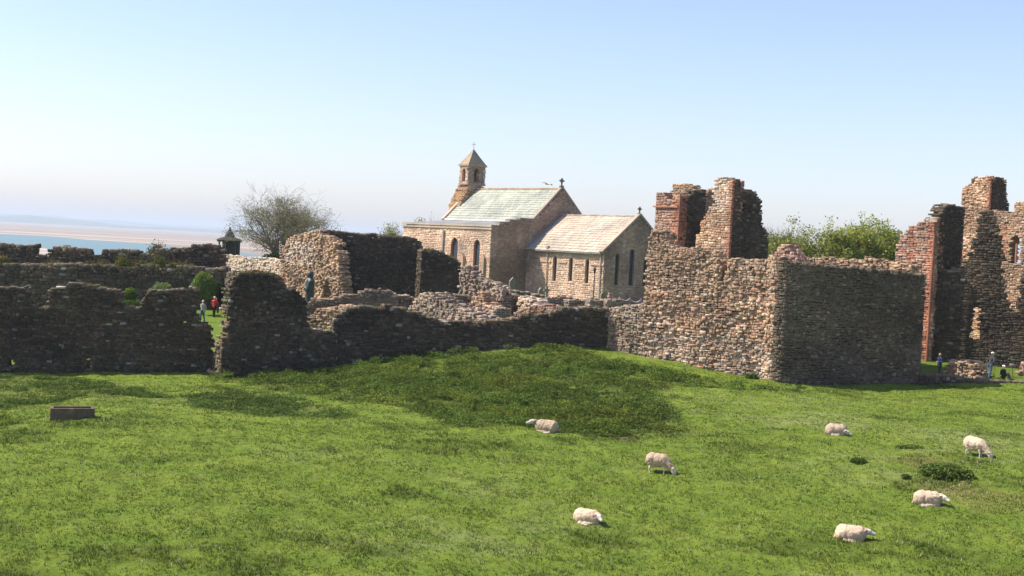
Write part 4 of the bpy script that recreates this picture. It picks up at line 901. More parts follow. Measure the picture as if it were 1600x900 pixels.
m = MB(); c = Lp(-28.270, 4.7, 21.25); m.tube([c, c + UP * .95], .028, 5, (.2, .18, .15)); m.tube([c + UP * .6 - N3 * .32, c + UP * .6 + N3 * .32], .024, 5, (.2, .18, .15)); m.tube([c + UP * .6 - E3 * .2, c + UP * .6 + E3 * .2], .02, 5, (.2, .18, .15)); m.build('iron_cross', M['metal'], bc)
m = MB(); m.lathe(Lp(-28.270, 4.7, 0), [(.30, 17.75), (.27, 17.85), (.2, 18.1), (.16, 18.35), (.05, 18.42)], 14, (.14, .11, .06)); m.build('bell', M['metal'], bc)

# ------------------------------------------------------------------ trees
def tree(name, base, height, spread, seed, label, stems=5, levels=5, leaf_n=0, leaf_size=.09, leaf_cols=((.16, .2, .04),), bark=(.13, .11, .085), trunk=.28, tl=.8, lean=(0, 0), leafz=(0, 1), group=None, cat='tree', droop=0, clump=.25, flat=1.0):
    r = rs(seed); base = np.array(base, float); segs = []; tips = []
    def unit(v): return v / (np.linalg.norm(v) + 1e-9)
    def grow(p, d, L, rad, lev):
        n = 3 if lev < 3 else 2
        for k in range(n):
            d = unit(d + r.normal(0, .13 + .05 * lev, 3) + np.array([0, 0, .07 - droop * .1])); q = p + d * L / n; r2 = rad * (1 - .35 / n)
            segs.append((p, q, rad, r2)); p = q; rad = r2
            if lev >= levels - 1: tips.append(q)
            if lev < levels and (k < n - 1 or True):
                m = 1 if (k < n - 1 and lev < 2) else (2 if lev >= 2 else 2)
                for _ in range(m):
                    a = unit(np.cross(d, r.normal(0, 1, 3))); dd = unit(d + a * r.uniform(.45, 1.0))
                    grow(q, dd, L * r.uniform(.55, .8), rad * r.uniform(.5, .7), lev + 1)
    p = base - (0, 0, .2)
    segs.append((p, base + (0, 0, tl * .6), trunk * 1.25, trunk)); segs.append((base + (0, 0, tl * .6), base + (0, 0, tl), trunk, trunk * .95))
    L0 = height * .36
    for k in range(stems):
        az = 2 * pi * (k + r.uniform(-.3, .3)) / stems; tilt = r.uniform(.25, 1.0) * spread / height * 1.1
        d = unit(np.array([math.cos(az) * tilt, math.sin(az) * tilt * flat, 1])); grow(base + (0, 0, tl * r.uniform(.6, 1)), d, L0, trunk * .5, 1)
    # fit into the crown's box
    A = np.array([s[0] for s in segs]); B = np.array([s[1] for s in segs]); top = B[:, 2].max() - base[2]; hw = np.percentile(np.abs(B[:, 0] - base[0]), 98.5)
    sc = np.array([spread / hw, spread / hw, height / top])
    A = base + (A - base) * sc; B = base + (B - base) * sc; tips = base + (np.array(tips) - base) * sc
    hfrac = lambda z: (z - base[2]) / height
    for arr in (A, B, tips): arr[:, 0] += lean[0] * hfrac(arr[:, 2]); 
    r0 = np.array([s[2] for s in segs]); r1_ = np.array([s[3] for s in segs]); r0 = np.maximum(r0, .009); r1_ = np.maximum(r1_, .007)
    d = B - A; d /= np.linalg.norm(d, axis=1)[:, None] + 1e-9; u = np.cross(d, [.3, .5, .81]); u /= np.linalg.norm(u, axis=1)[:, None] + 1e-9; w = np.cross(d, u)
    K = 5; n = len(A); V = np.empty((n, 2, K, 3))
    for k in range(K):
        t_ = 2 * pi * k / K; o = u * math.cos(t_) + w * math.sin(t_); V[:, 0, k] = A + o * r0[:, None]; V[:, 1, k] = B + o * r1_[:, None]
    idx = np.arange(n)[:, None, None] * 2 * K; q = np.array([[k, (k + 1) % K, K + (k + 1) % K, K + k] for k in range(K)])
    root = empty(name, base, label, cat, group)
    mesh('trunk', V.reshape(-1, 3), (idx + q[None]).reshape(-1, 4), M['wood'], parent=root, tint=np.tile(bark, (n * 2 * K, 1)))
    if leaf_n:
        tp = tips[(hfrac(tips[:, 2]) >= leafz[0]) & (hfrac(tips[:, 2]) <= leafz[1])]
        # some clumps are thick, others bare
        dens = np.clip(vnoise(tp[:, 0] * .9, tp[:, 2] * .9, seed) + vnoise(tp[:, 1] * .9, tp[:, 2] * .7, seed + 5) + .7, .03, 2); dens /= dens.sum()
        k = r.choice(len(tp), leaf_n, p=dens); pts = tp[k] + r.normal(0, clump, (leaf_n, 3))
        lc = np.array(leaf_cols)[r.choice(len(leaf_cols), leaf_n)] * r.uniform(.65, 1.35, (leaf_n, 1))
        Vl, Fl, Tl = leaf_quads(pts, np.full(leaf_n, leaf_size), lc, seed + 9, up=.3, asp=.7)
        mesh('crown', Vl, Fl, M['leaf'], parent=root, tint=Tl)
    return root
def bush(name, c, rad, n, size, col, seed, label, cat='bush', group=None, lumps=7, flatb=.0, kind=None):
    """dense shrub: leaves in the outer shell of several merged lobes, woody stems inside"""
    r = rs(seed); c = np.array(c, float); rad = np.array(rad, float)
    L = r.normal(0, 1, (lumps, 3)); L /= np.linalg.norm(L, axis=1)[:, None]; L[:, 2] = np.abs(L[:, 2]); ctr = c + L * rad * .38
    k = r.choice(lumps, n); d = r.normal(0, 1, (n, 3)); d /= np.linalg.norm(d, axis=1)[:, None]
    pts = ctr[k] + d * rad * .66 * (r.uniform(.45, 1, n) ** .35)[:, None] * (1 + .12 * vnoise(d[:, 0] * 6 + k, d[:, 2] * 6, seed))[:, None]
    g = tz(pts[:, 0], pts[:, 1]); ok = pts[:, 2] > g - .02; pts = pts[ok]
    cc = np.array(col) * r.uniform(.6, 1.4, (len(pts), 1)) * (1 + .25 * vnoise(pts[:, 0] * 3, pts[:, 2] * 3, seed))[:, None]
    V, Fq, T = leaf_quads(pts, np.full(len(pts), size), cc, seed + 1, up=.2, asp=.7)
    gz_ = tz1(c[0], c[1]); root = empty(name, (c[0], c[1], gz_), label, cat, group)
    mesh('foliage', V, Fq, M['leaf'], parent=root, tint=T)
    m = MB()
    for i in range(6):
        a = r.uniform(0, 6.28); m.tube([(c[0] + .05 * math.cos(a), c[1] + .05 * math.sin(a), gz_ - .1), (c[0] + rad[0] * .45 * math.cos(a), c[1] + rad[1] * .45 * math.sin(a), gz_ + max(.1, (c[2] - gz_) * 1.1))], [.03, .012], 5, (.12, .09, .06))
    m.build('stems', M['wood'], root); return root
x, y = X(438, 150, 410); tree('bare_tree', (x, y, 5.2), 11.0, 5.9, 12, 'nearly leafless spreading tree with sparse olive buds, rising behind the churchyard wall', stems=8, levels=5, leaf_n=20000, leaf_size=.07, leaf_cols=((.22, .21, .09), (.17, .18, .07), (.27, .24, .12)), bark=(.22, .19, .15), trunk=.34, tl=.5, lean=(1.0, 0), leafz=(0, .8), clump=.25)
bush('shrub', (*X(428, 147, 405), 6.3), (1.9, 1.5, 1.5), 7000, .09, (.07, .09, .025), 13, 'dark leafy shrub round the foot of the bare tree')
LG = ((.27, .30, .05), (.20, .26, .04), (.33, .32, .08))
for i, (u, Yb, zt_, sp, ln_, lf, lab) in enumerate([(1236, 140, 14.9, 3.9, .5, 15000, 'thinly leaved green tree just right of the tall ruined tower'), (1302, 138, 14.9, 3.6, 0, 24000, 'yellow green leafy tree in the middle of the row behind the wall'), (1358, 141, 15.6, 4.0, 0, 30000, 'tallest and fullest of the green trees behind the dark wall'), (1399, 143, 14.3, 3.0, 0, 16000, 'smaller green tree half hidden by the red priory ruin'), (1205, 146, 13.6, 2.4, 0, 8000, 'low sparse young tree squeezed against the tall ruined tower')]):
    x, y = X(u, Yb, 400); g = tz1(x, y); tree('leafy_tree', (x, y, g), zt_ - g, sp, 60 + i, lab, stems=7, levels=5, leaf_n=int(lf * .95), leaf_size=.125, leaf_cols=LG, trunk=.22, tl=1.5, clump=.24, group='green trees behind the big wall')
for i, (u, Yb, zt_, sp, lf, lc, lab) in enumerate([(611, 152, 12.4, 1.7, 5000, LG, 'bright green tree crown peeping over the shaded wall left of the church'), (655, 172, 13.3, 1.5, 3000, ((.18, .19, .06), (.22, .19, .08)), 'brownish green tree top just above the left end of the church aisle'), (678, 170, 13.8, 1.5, 3200, ((.16, .19, .05), (.25, .2, .08)), 'brownish green tree top touching the lower end of the green nave roof'), (243, 132, 8.9, .95, 2600, ((.10, .12, .04), (.15, .14, .05)), 'small dark windblown tree standing against the sea behind the outer wall')]):
    x, y = X(u, Yb, 380); g = tz1(x, y); tree('leafy_tree', (x, y, g), zt_ - g, sp, 80 + i, lab, stems=6, levels=5, leaf_n=lf, leaf_size=.11, leaf_cols=lc, trunk=.15, tl=1.2, clump=.22, leafz=(.35, 1))
# garden shrubs inside the left enclosure
bush('round_bush', (*X(319, 111.5, 450), 4.75), (1.15, 1.1, 1.6), 18000, .06, (.17, .23, .05), 21, 'large round clipped green bush behind the two walkers', lumps=10)
bush('round_bush', (*X(253, 108.5, 450), 4.1), (1.15, 1.0, 1.35), 12000, .06, (.16, .21, .07), 22, 'rounded grey green bush showing above the dark wall, left of the clipped bush', lumps=9)
bush('bright_bush', (*X(203, 109.5, 460), 4.0), (.65, .6, .75), 5000, .055, (.13, .19, .02), 23, 'small bright yellow green bush seen through the left wall notch')
bush('hedge', (*X(206, 107.5, 472), 3.2), (1.5, .5, .62), 7000, .05, (.09, .15, .02), 24, 'low trimmed hedge seen through the left wall notch', cat='hedge', lumps=12)
bush('bright_bush', (*X(359, 112.5, 455), 3.9), (.62, .6, 1.25), 5000, .055, (.12, .18, .03), 25, 'bright upright bush half hidden by the tall broken wall fragment')
bush('dark_bush', (*X(342, 113.3, 450), 4.2), (.8, .6, 1.3), 6000, .06, (.04, .055, .02), 26, 'dark narrow bush between the round clipped bush and the tall wall fragment')
# weeds growing on the ledge of the outer wall
r = rs(44); spots = []
for (u, w_, h_, dn) in [(6, 9, .45, 900), (84, 12, .35, 700), (142, 9, .35, 500), (160, 10, .5, 800), (192, 9, .8, 1300), (205, 6, .5, 600), (220, 9, .6, 900), (238, 8, .5, 700), (250, 10, .85, 1600), (268, 10, .6, 1200), (285, 12, .55, 1200), (300, 10, .45, 800), (318, 7, .3, 400), (335, 5, .25, 200)]:
    q = X(u, 115.9, 405); n = int(dn * 1.8); h_ = h_ * 1.3; p = np.c_[q[0] + r.normal(0, w_ * .03, n), q[1] + r.normal(0, .25, n), 10 - 69 / F * 116 + np.abs(r.normal(0, h_ * .55, n))]
    spots.append(p)
p = np.concatenate(spots); cl = np.array([(.16, .15, .03), (.10, .12, .025), (.20, .14, .05), (.06, .08, .02)])[(vnoise(p[:, 0] * .7, p[:, 2], 4) * 1.9 + 2 + r.uniform(-.4, .4, len(p))).astype(int).clip(0, 3)]
Vl, Fl, Tl = leaf_quads(p, np.full(len(p), .07), cl * r.uniform(.6, 1.3, (len(p), 1)), 45)
tag(mesh('ledge_weeds', Vl, Fl, M['leaf'], tint=Tl), 'yellow green weeds growing along the ledge of the outer wall', 'weeds', kind='stuff')
# clumps in the pasture
for i, (u, v, rx, rz, n, lab) in enumerate([(1485, 748, 1.3, .50, 12000, 'large dark nettle clump between the grazing and lying sheep at the right'), (1343, 724, .40, .20, 1300, 'small dark weed tuft in the grass below the curled sheep'), (1424, 702, .7, .13, 2000, 'flat dark weed patch between two resting sheep at the right'), (1175, 592, .5, .3, 1800, 'small weed tuft at the foot of the sunlit wall'), (1417, 747, .22, .12, 600, 'tiny weed tuft on the bare patch left of the large nettle clump')]):
    g = G(u, v); bush('nettle_clump', (g[0], g[1] + rx * .4, g[2] + rz * .15), (rx, rx * .7, rz), int(n * .7), .06, (.115, .165, .032), 110 + i, lab, cat='weeds', lumps=10)

# ------------------------------------------------------------------ blob bodies (voxel-united)
def blob(parts, voxel, name, mat, parent=None, tints=None, loc=(0, 0, 0), rot=0, noise=0.0, seed=0, scale=1.0):
    """parts: ('e', centre, radii, (optional pitch)) ellipsoids or ('c', p0, p1, r0, r1) capsules, each with a tint index last; one continuous surface"""
    bm = bmesh.new(); info = []
    for q in parts:
        ti = q[-1]
        if q[0] == 'e':
            c, rd = np.array(q[1], float), np.array(q[2], float); pit = q[3] if len(q) > 4 else 0
            mt = Matrix.Translation(c) @ Matrix.Rotation(pit, 4, 'Y') @ Matrix.Diagonal((*rd, 1)); bmesh.ops.create_icosphere(bm, subdivisions=3, radius=1, matrix=mt); info.append((c, c, rd.min(), ti, rd.mean()))
        else:
            a, b_, r0, r1 = np.array(q[1], float), np.array(q[2], float), q[3], q[4]; n = max(2, int(np.linalg.norm(b_ - a) / (min(r0, r1) * .45)) + 1)
            for k in range(n + 1):
                f = k / n; bmesh.ops.create_icosphere(bm, subdivisions=2, radius=r0 + (r1 - r0) * f, matrix=Matrix.Translation(a + (b_ - a) * f))
            info.append((a, b_, (r0 + r1) / 2, ti, (r0 + r1) / 2))
    me = bpy.data.meshes.new('tmp'); bm.to_mesh(me); bm.free(); o = bpy.data.objects.new('tmp', me); C.objects.link(o)
    md = o.modifiers.new('r', 'REMESH'); md.mode = 'VOXEL'; md.voxel_size = voxel; sm2 = o.modifiers.new('s', 'SMOOTH'); sm2.iterations = 3; sm2.factor = .5
    dg = bpy.context.evaluated_depsgraph_get(); ev = o.evaluated_get(dg); m2 = bpy.data.meshes.new_from_object(ev); bpy.data.objects.remove(o); bpy.data.meshes.remove(me)
    n = len(m2.vertices); V = np.empty(n * 3, np.float32); m2.vertices.foreach_get('co', V); V = V.reshape(-1, 3).astype(float)
    Nn = np.empty(n * 3, np.float32); m2.vertex_normals.foreach_get('vector', Nn); Nn = Nn.reshape(-1, 3)
    best = np.full(n, 1e9); idx = np.zeros(n, int)
    for (a, b_, rd, ti, rm) in info:
        ab = b_ - a; L2_ = (ab ** 2).sum(); f = np.clip(((V - a) @ ab) / (L2_ + 1e-9), 0, 1) if L2_ > 0 else np.zeros(n)
        d = np.linalg.norm(V - (a + f[:, None] * ab), axis=1) / rm
        k = d < best; best[k] = d[k]; idx[k] = ti
    T = np.array(tints)[idx]
    if noise:
        nn_ = vnoise(V[:, 0] * 13 + V[:, 2] * 5, V[:, 1] * 13 + V[:, 2] * 9, seed) + .7 * vnoise(V[:, 0] * 27 + V[:, 2] * 21, V[:, 1] * 27 - V[:, 2] * 13, seed + 1) + .8 * vnoise(V[:, 0] * 5, V[:, 2] * 6 + V[:, 1] * 4, seed + 2)
        w_ = (idx == 0)[:, None]; V = V + Nn * (nn_ * noise)[:, None] * w_
        T = np.where(w_, T * (1 + .10 * nn_[:, None]), T)
    m2.vertices.foreach_set('co', V.astype(np.float32).ravel()); m2.name = name
    a = m2.color_attributes.new('tint', 'FLOAT_COLOR', 'POINT'); t_ = np.ones((n, 4), np.float32); t_[:, :3] = np.clip(T, 0, 1); a.data.foreach_set('color', t_.ravel())
    m2.polygons.foreach_set('use_smooth', np.ones(len(m2.polygons), bool)); m2.materials.clear(); m2.materials.append(mat)
    o = bpy.data.objects.new(name, m2); C.objects.link(o)
    if parent is not None: o.parent = parent
    else: o.location = Vector(loc); o.rotation_euler = (0, 0, rot); o.scale = (scale,) * 3
    return o
WT = [(.47, .36, .24), (.60, .53, .45), (.36, .27, .21), (.05, .04, .04)]
def ears_face(hc, fw, yaw=0, down=0.0):
    """head pieces at hc, facing fw (unit vector)"""
    fw = np.array(fw, float); fw /= np.linalg.norm(fw); sd = np.cross((0, 0, 1), fw); sd /= np.linalg.norm(sd); up = np.cross(fw, sd)
    P_ = [('c', hc - fw * .05, hc + fw * .07, .118, .105, 1), ('c', hc + fw * .05 - up * .01, hc + fw * .25 - up * .04, .092, .062, 1)]
    for s_ in (-1, 1):
        P_.append(('c', hc - fw * .03 + sd * s_ * .10 + up * .05, hc - fw * .06 + sd * s_ * .23 + up * .045, .034, .022, 2))
        P_.append(('e', hc + fw * .075 + sd * s_ * .088 + up * .035, (.02, .02, .02), 3))
    return P_
def sheep_lying(seed, head=(.62, 0, .52), face=(1, 0, -.3), curl=False):
    P_ = [('e', (0, 0, .32), (.50, .32, .30), 0), ('e', (-.25, .02, .32), (.31, .34, .31), 0), ('e', (.22, 0, .33), (.29, .29, .30), 0), ('e', (0, .0, .12), (.46, .34, .14), 0),
          ('c', (.35, 0, .33), np.array(head) - np.array(face) / np.linalg.norm(face) * .12, .17, .12, 0)]
    P_ += ears_face(np.array(head, float), face)
    for s_ in (-1, 1):
        P_ += [('c', (.34, s_ * .17, .08), (.56, s_ * .15, .05), .06, .04, 1), ('c', (.56, s_ * .15, .05), (.44, s_ * .19, .035), .035, .03, 1), ('c', (-.2, s_ * .27, .1), (.06, s_ * .33, .05), .09, .045, 1), ('c', (.06, s_ * .33, .05), (.18, s_ * .31, .04), .038, .03, 1)]
    P_.append(('c', (-.5, 0, .28), (-.57, 0, .12), .05, .035, 0)); return P_
def sheep_grazing(seed, hd=(.78, .0, .16)):
    P_ = [('e', (0, 0, .60), (.46, .27, .27), 0), ('e', (-.25, 0, .62), (.27, .28, .27), 0), ('e', (.22, 0, .58), (.27, .25, .28), 0), ('e', (0, 0, .48), (.36, .22, .2), 0),
          ('c', (.32, 0, .6), (.58, hd[1] * .6, .32), .2, .13, 0)]
    P_ += ears_face(np.array(hd, float) + (-.06, 0, .08), (.55, hd[1], -.85))
    for (xx_, s_, dx) in ((.26, -1, .06), (.26, 1, -.03)):
        P_ += [('c', (xx_, s_ * .13, .45), (xx_ + dx, s_ * .13, .24), .075, .038, 1), ('c', (xx_ + dx, s_ * .13, .24), (xx_ + dx * .7, s_ * .13, .045), .034, .027, 1), ('c', (xx_ + dx * .7, s_ * .13, .03), (xx_ + dx * .7 + .04, s_ * .13, .02), .036, .03, 2)]
    for (s_, dx) in ((-1, .03), (1, -.05)):
        P_ += [('c', (-.28, s_ * .15, .48), (-.24 + dx, s_ * .15, .36), .11, .065, 0), ('c', (-.24 + dx, s_ * .15, .36), (-.36 + dx, s_ * .14, .25), .05, .034, 1), ('c', (-.36 + dx, s_ * .14, .25), (-.33 + dx, s_ * .14, .045), .032, .027, 1), ('c', (-.33 + dx, s_ * .14, .03), (-.29 + dx, s_ * .14, .02), .036, .03, 2)]
    P_.append(('c', (-.46, 0, .66), (-.53, 0, .44), .05, .035, 0)); return P_
def place_sheep(u, v, rot, parts, sc, label, seed, wool=None, dz=-.14):
    g = G(u, v); z = float(ground_z(np.array([g[0]]), np.array([g[1]]))[0]); T = list(WT)
    if wool: T[0] = wool
    o = blob(parts, .022, 'sheep', M['wool'], tints=T, loc=(g[0], g[1], z + dz), rot=rot, noise=.013, seed=seed, scale=sc)
    return tag(o, label, 'sheep', 'sheep in the pasture')
place_sheep(853, 674, R(168), sheep_lying(1, (.60, .05, .50), (1, .25, -.1)), 1.12, 'cream sheep lying at the edge of the nettles with its head raised to the left', 1)
place_sheep(1027, 741, R(-22), sheep_grazing(2, (.74, -.05, .15)), 1.04, 'shaggy sheep standing and grazing near the middle of the field, head down to the right', 2, (.46, .34, .24), dz=-.05)
place_sheep(918, 814, R(-20), sheep_lying(3, (.50, -.22, .42), (.7, -.75, -.25)), 1.0, 'pale sheep lying at the lower middle of the field, its head turned to the viewer', 3, (.58, .44, .31))
place_sheep(1307, 681, R(-8), sheep_lying(4, (.44, -.2, .28), (.95, -.2, -.25)), 1.05, 'sheep lying curled with its head low, nearest the corner of the dark wall', 4, (.50, .38, .28))
place_sheep(1523, 711, R(-52), sheep_grazing(5, (.72, .05, .16)), 1.13, 'round grazing sheep near the right edge, above the large weed clump', 5, (.60, .46, .33), dz=-.05)
place_sheep(1450, 792, R(-12), sheep_lying(6, (.52, -.14, .44), (.85, -.6, -.2)), 1.05, 'sheep lying below the large weed clump with a white face turned to the right', 6, (.53, .40, .285))
place_sheep(1330, 843, R(-14), sheep_lying(7, (.52, .05, .44), (1, -.1, -.1)), 1.08, 'nearest sheep at the lower right, lying with dark shading round its neck', 7, (.55, .41, .29))

# ------------------------------------------------------------------ people
def person(loc, face, H, label, top, legs, hair=(.25, .2, .15), skin=(.55, .36, .26), arms='down', sit=False, hat=None, stride=.12, pack=None, lean=0.0):
    """standing about 1.75 m before scaling; faces +x"""
    k = H / 1.75; root = empty('person', loc, label, 'person'); root.rotation_euler = (0, 0, face)
    hip = .92 if not sit else .14; J = {}
    zs = hip; sh = hip + .52; lx = lean
    neck = (lx, 0, sh + .06); head = (lx * 1.15 + .015, 0, sh + .24)
    torso = [('c', (0, 0, hip), (lx * .5, 0, hip + .28), .135, .125, 0), ('c', (lx * .5, 0, hip + .28), (lx, 0, sh - .05), .125, .14, 0), ('c', (lx, -.15, sh - .03), (lx, .15, sh - .03), .075, .075, 0), ('c', (0, -.08, hip), (0, .08, hip), .11, .11, 0)]
    hd = [('c', (lx, 0, sh), neck, .055, .052, 0), ('e', head, (.098, .078, .118), 0), ('e', (head[0] + .035, 0, head[2] - .06), (.06, .055, .06), 0), ('c', (head[0] + .092, 0, head[2] - .0), (head[0] + .112, 0, head[2] - .03), .012, .016, 0),
          ('e', (head[0], .08, head[2] - .01), (.02, .012, .03), 0), ('e', (head[0], -.08, head[2] - .01), (.02, .012, .03), 0), ('e', (head[0] + .088, .03, head[2] + .015), (.012, .014, .009), 3), ('e', (head[0] + .088, -.03, head[2] + .015), (.012, .014, .009), 3), ('e', (head[0] + .09, 0, head[2] - .065), (.012, .026, .007), 2)]
    legp = []; foot = []
    for s_ in (-1, 1):
        if sit: kn = (.42, s_ * .1, .42); an = (.62, s_ * .1, .08)
        else: kn = (s_ * stride * .45 + .03, s_ * .095, .49); an = (s_ * stride - .02, s_ * .095, .08)
        legp += [('c', (0, s_ * .09, hip), kn, .092, .062, 0), ('c', kn, an, .06, .042, 0)]; foot += [('c', (an[0] - .03, an[1], .045), (an[0] + .16, an[1], .035), .042, .034, 0)]
    armp = []; hands = []
    for s_ in (-1, 1):
        S_ = np.array((lx, s_ * .2, sh - .04))
        if arms == 'behind': el = S_ + (-.12, s_ * .06, -.26); wr = np.array((-.2, s_ * .05, hip + .08)); hdv = np.array((-.1, -s_ * .7, -.5))
        elif arms == 'camera': el = S_ + (.12, s_ * .07, -.24); wr = np.array((lx + .27, s_ * .07, sh + .14)); hdv = np.array((.1, -s_ * .4, .8))
        elif arms == 'front': el = S_ + (-.02, s_ * .07, -.27); wr = np.array((lx + .22, s_ * .09, hip + .22)); hdv = np.array((.8, -s_ * .5, .1))
        elif arms == 'hip': el = S_ + (-.14, s_ * .14, -.24); wr = np.array((-.02, s_ * .17, hip + .08)); hdv = np.array((.3, -s_ * .6, -.4))
        else: el = S_ + (.0, s_ * .05, -.28); wr = el + np.array((.06, 0, -.25)); hdv = np.array((.1, 0, -1.0))
        armp += [('c', S_, el, .055, .043, 0), ('c', el, wr, .042, .03, 0)]
        hdv = hdv / np.linalg.norm(hdv); sd = np.cross(hdv, (0, s_, 0.001)); sd /= np.linalg.norm(sd) + 1e-9; pl = wr + hdv * .05
        hands += [('c', wr, wr + hdv * .075, .027, .03, 0)]
        for f_, ln_ in zip((-1.5, -.5, .5, 1.5), (.062, .078, .074, .056)):
            b0 = pl + hdv * .035 + sd * f_ * .019; md_ = b0 + hdv * ln_ * .5; en = md_ + (hdv * .8 + np.array((0, -s_, 0)) * .5) * ln_ * .5; hands += [('c', b0, md_, .0095, .009, 0), ('c', md_, en, .009, .008, 0)]
        tb = wr + hdv * .02 + sd * .025; hands += [('c', tb, tb + (sd * .7 + hdv * .6) * .055, .012, .0095, 0)]
    def grow(L, g): return [(q[0], q[1], q[2], q[3] + g, q[4] + g, q[5]) if q[0] == 'c' else q for q in L]
    sc = lambda o: setattr(o, 'scale', (k,) * 3)
    b = blob(torso + hd + legp + foot + armp + hands, .011, 'body', M['skin'], parent=root, tints=[skin, skin, (.4, .16, .13), (.04, .03, .03)]); sc(b)
    c_ = blob(grow(torso + armp, .022), .02, 'jacket', M['cloth'], parent=root, tints=[top]); sc(c_)
    t_ = blob(grow([('c', (0, -.08, hip), (0, .08, hip), .12, .12, 0)] + legp, .016), .02, 'trousers', M['cloth'], parent=root, tints=[legs]); sc(t_)
    s2 = blob(grow(foot, .012), .014, 'shoes', M['cloth'], parent=root, tints=[(.04, .035, .03)]); sc(s2)
    hr = blob([('e', (head[0] - .022, 0, head[2] + .03), (.10, .088, .105), 0)], .014, 'hair', M['cloth'], parent=root, tints=[hair]); sc(hr)
    if hat:
        ht = blob([('e', (head[0] - .008, 0, head[2] + .07), (.115, .098, .075), 0), ('e', (head[0] + .1, 0, head[2] + .055), (.09, .075, .014), 0)], .012, 'cap', M['cloth'], parent=root, tints=[hat]); sc(ht)
    if pack:
        pk = blob([('c', (lx - .2, 0, hip + .18), (lx - .2, 0, sh - .08), .12, .11, 0)], .02, 'rucksack', M['cloth'], parent=root, tints=[pack]); sc(pk)
    return root
def gp(u, v): g = G(u, v, 84, 140); return (g[0], g[1], float(ground_z(np.array([g[0]]), np.array([g[1]]))[0]))
g = gp(316, 503); person(g, R(150), 1.75, 'walker in pale shirt and blue jeans, hands behind the back, in the wall gap', (.42, .42, .33), (.05, .10, .16), hair=(.6, .55, .5), arms='behind', stride=.16)
g = gp(334, 495.5); person(g, R(75), 1.72, 'walker in red jacket and black trousers, hands raised, in the wall gap', (.50, .05, .05), (.012, .012, .014), hair=(.5, .5, .52), arms='camera', hat=(.55, .6, .65))
def flat(u, Y, v=590):
    x, y = X(u, Y, v); return (x, y, float(tz1(x, y)))
person(flat(1467, 89.4), R(200), 1.62, 'visitor in a dark blue coat standing at the left end of the railing', (.035, .045, .11), (.01, .01, .012), hair=(.35, .16, .07), arms='front')
person(flat(1546, 89.0), R(20), 1.80, 'visitor with white cap, dark jacket and blue jeans right of the stone heap', (.055, .06, .06), (.09, .15, .22), hat=(.75, .72, .7), arms='hip', lean=.12, stride=.14)
person(flat(1567, 89.2), R(-60), 1.6, 'person with a white cap sitting low on the grass near the railing at the right', (.03, .03, .035), (.04, .04, .05), sit=True, hat=(.78, .76, .72), arms='front')
hx = X(1507, 91.0, 575); person((hx[0], hx[1], 10 - (576 - 422) / F * 91 - .62), R(170), 1.65, 'person in a pale sun hat just showing above the stone heap', (.06, .05, .05), (.05, .05, .06), sit=True, hat=(.80, .76, .70), hair=(.2, .12, .08), arms='front')
person(flat(951, 124, 470), R(-90), 1.7, 'visitor in pink standing behind the headstone at the corner of the chancel', (.55, .28, .30), (.05, .05, .07), hair=(.4, .3, .22), arms='down')
person(flat(1002, 117, 470), R(180), 1.5, 'visitor in bright blue half hidden by the edge of the sunlit wall', (.03, .06, .28), (.03, .03, .05), arms='front')

# ------------------------------------------------------------------ smaller things
# trough
g = G(113, 657); th_ = R(20); ux = np.array([math.cos(th_), math.sin(th_), 0]); uy = np.array([-ux[1], ux[0], 0]); tc = g + uy * .42; tc[2] = float(ground_z(np.array([tc[0]]), np.array([tc[1]]))[0]) - .05; AXT = (ux, uy, UP)
m = MB(); st = (.12, .092, .062)
m.box(tc + UP * .08, (.94, .40, .08), AXT, st)
V0 = []
o_r = [(-1, -.45), (1, -.45), (1, .45), (-1, .45)]; i_r = [(-.84, -.31), (.84, -.31), (.84, .31), (-.84, .31)]
for (L_, z_) in ((o_r, 0), (o_r, .60), (i_r, .60), (i_r, .15)):
    for (a_, b_) in L_: V0.append(tc + ux * a_ * (1 if z_ else 1.01) + uy * b_ + UP * z_)
m.V = []; m.F = []; m.T = []; m.n = 0
m.add(V0, [(3, 2, 1, 0)] + [(i, (i + 1) % 4, 4 + (i + 1) % 4, 4 + i) for i in range(4)] + [(4 + i, 4 + (i + 1) % 4, 8 + (i + 1) % 4, 8 + i) for i in range(4)] + [(8 + i, 8 + (i + 1) % 4, 12 + (i + 1) % 4, 12 + i) for i in range(4)] + [(12, 13, 14, 15)], st)
t_o = m.build('stone_trough', M['rubble']); bv = t_o.modifiers.new('b', 'BEVEL'); bv.width = .025; bv.segments = 2
tag(t_o, 'long rectangular stone water trough alone in the grass at the left', 'trough')
# loose dressed stones at the foot of the gap
for (u, v, s_, cc, lab) in [(323, 583, (.24, .2, .17), (.48, .30, .24), 'pinkish loose block at the foot of the wall gap'), (336, 583.5, (.3, .2, .09), (.45, .38, .30), 'flat pale stone slab lying right beside the pinkish block')]:
    g = G(u, v); V1, F4, F3, TT = stone_mesh(np.array([g + (0, .1, s_[2] * .8)]), np.array([s_]), np.eye(3)[None], np.array([cc]), rs(3), jit=.25, cham=.3); tag(mesh('loose_stone', V1, [F4, F3], M['rubble'], tint=TT), lab, 'stone')
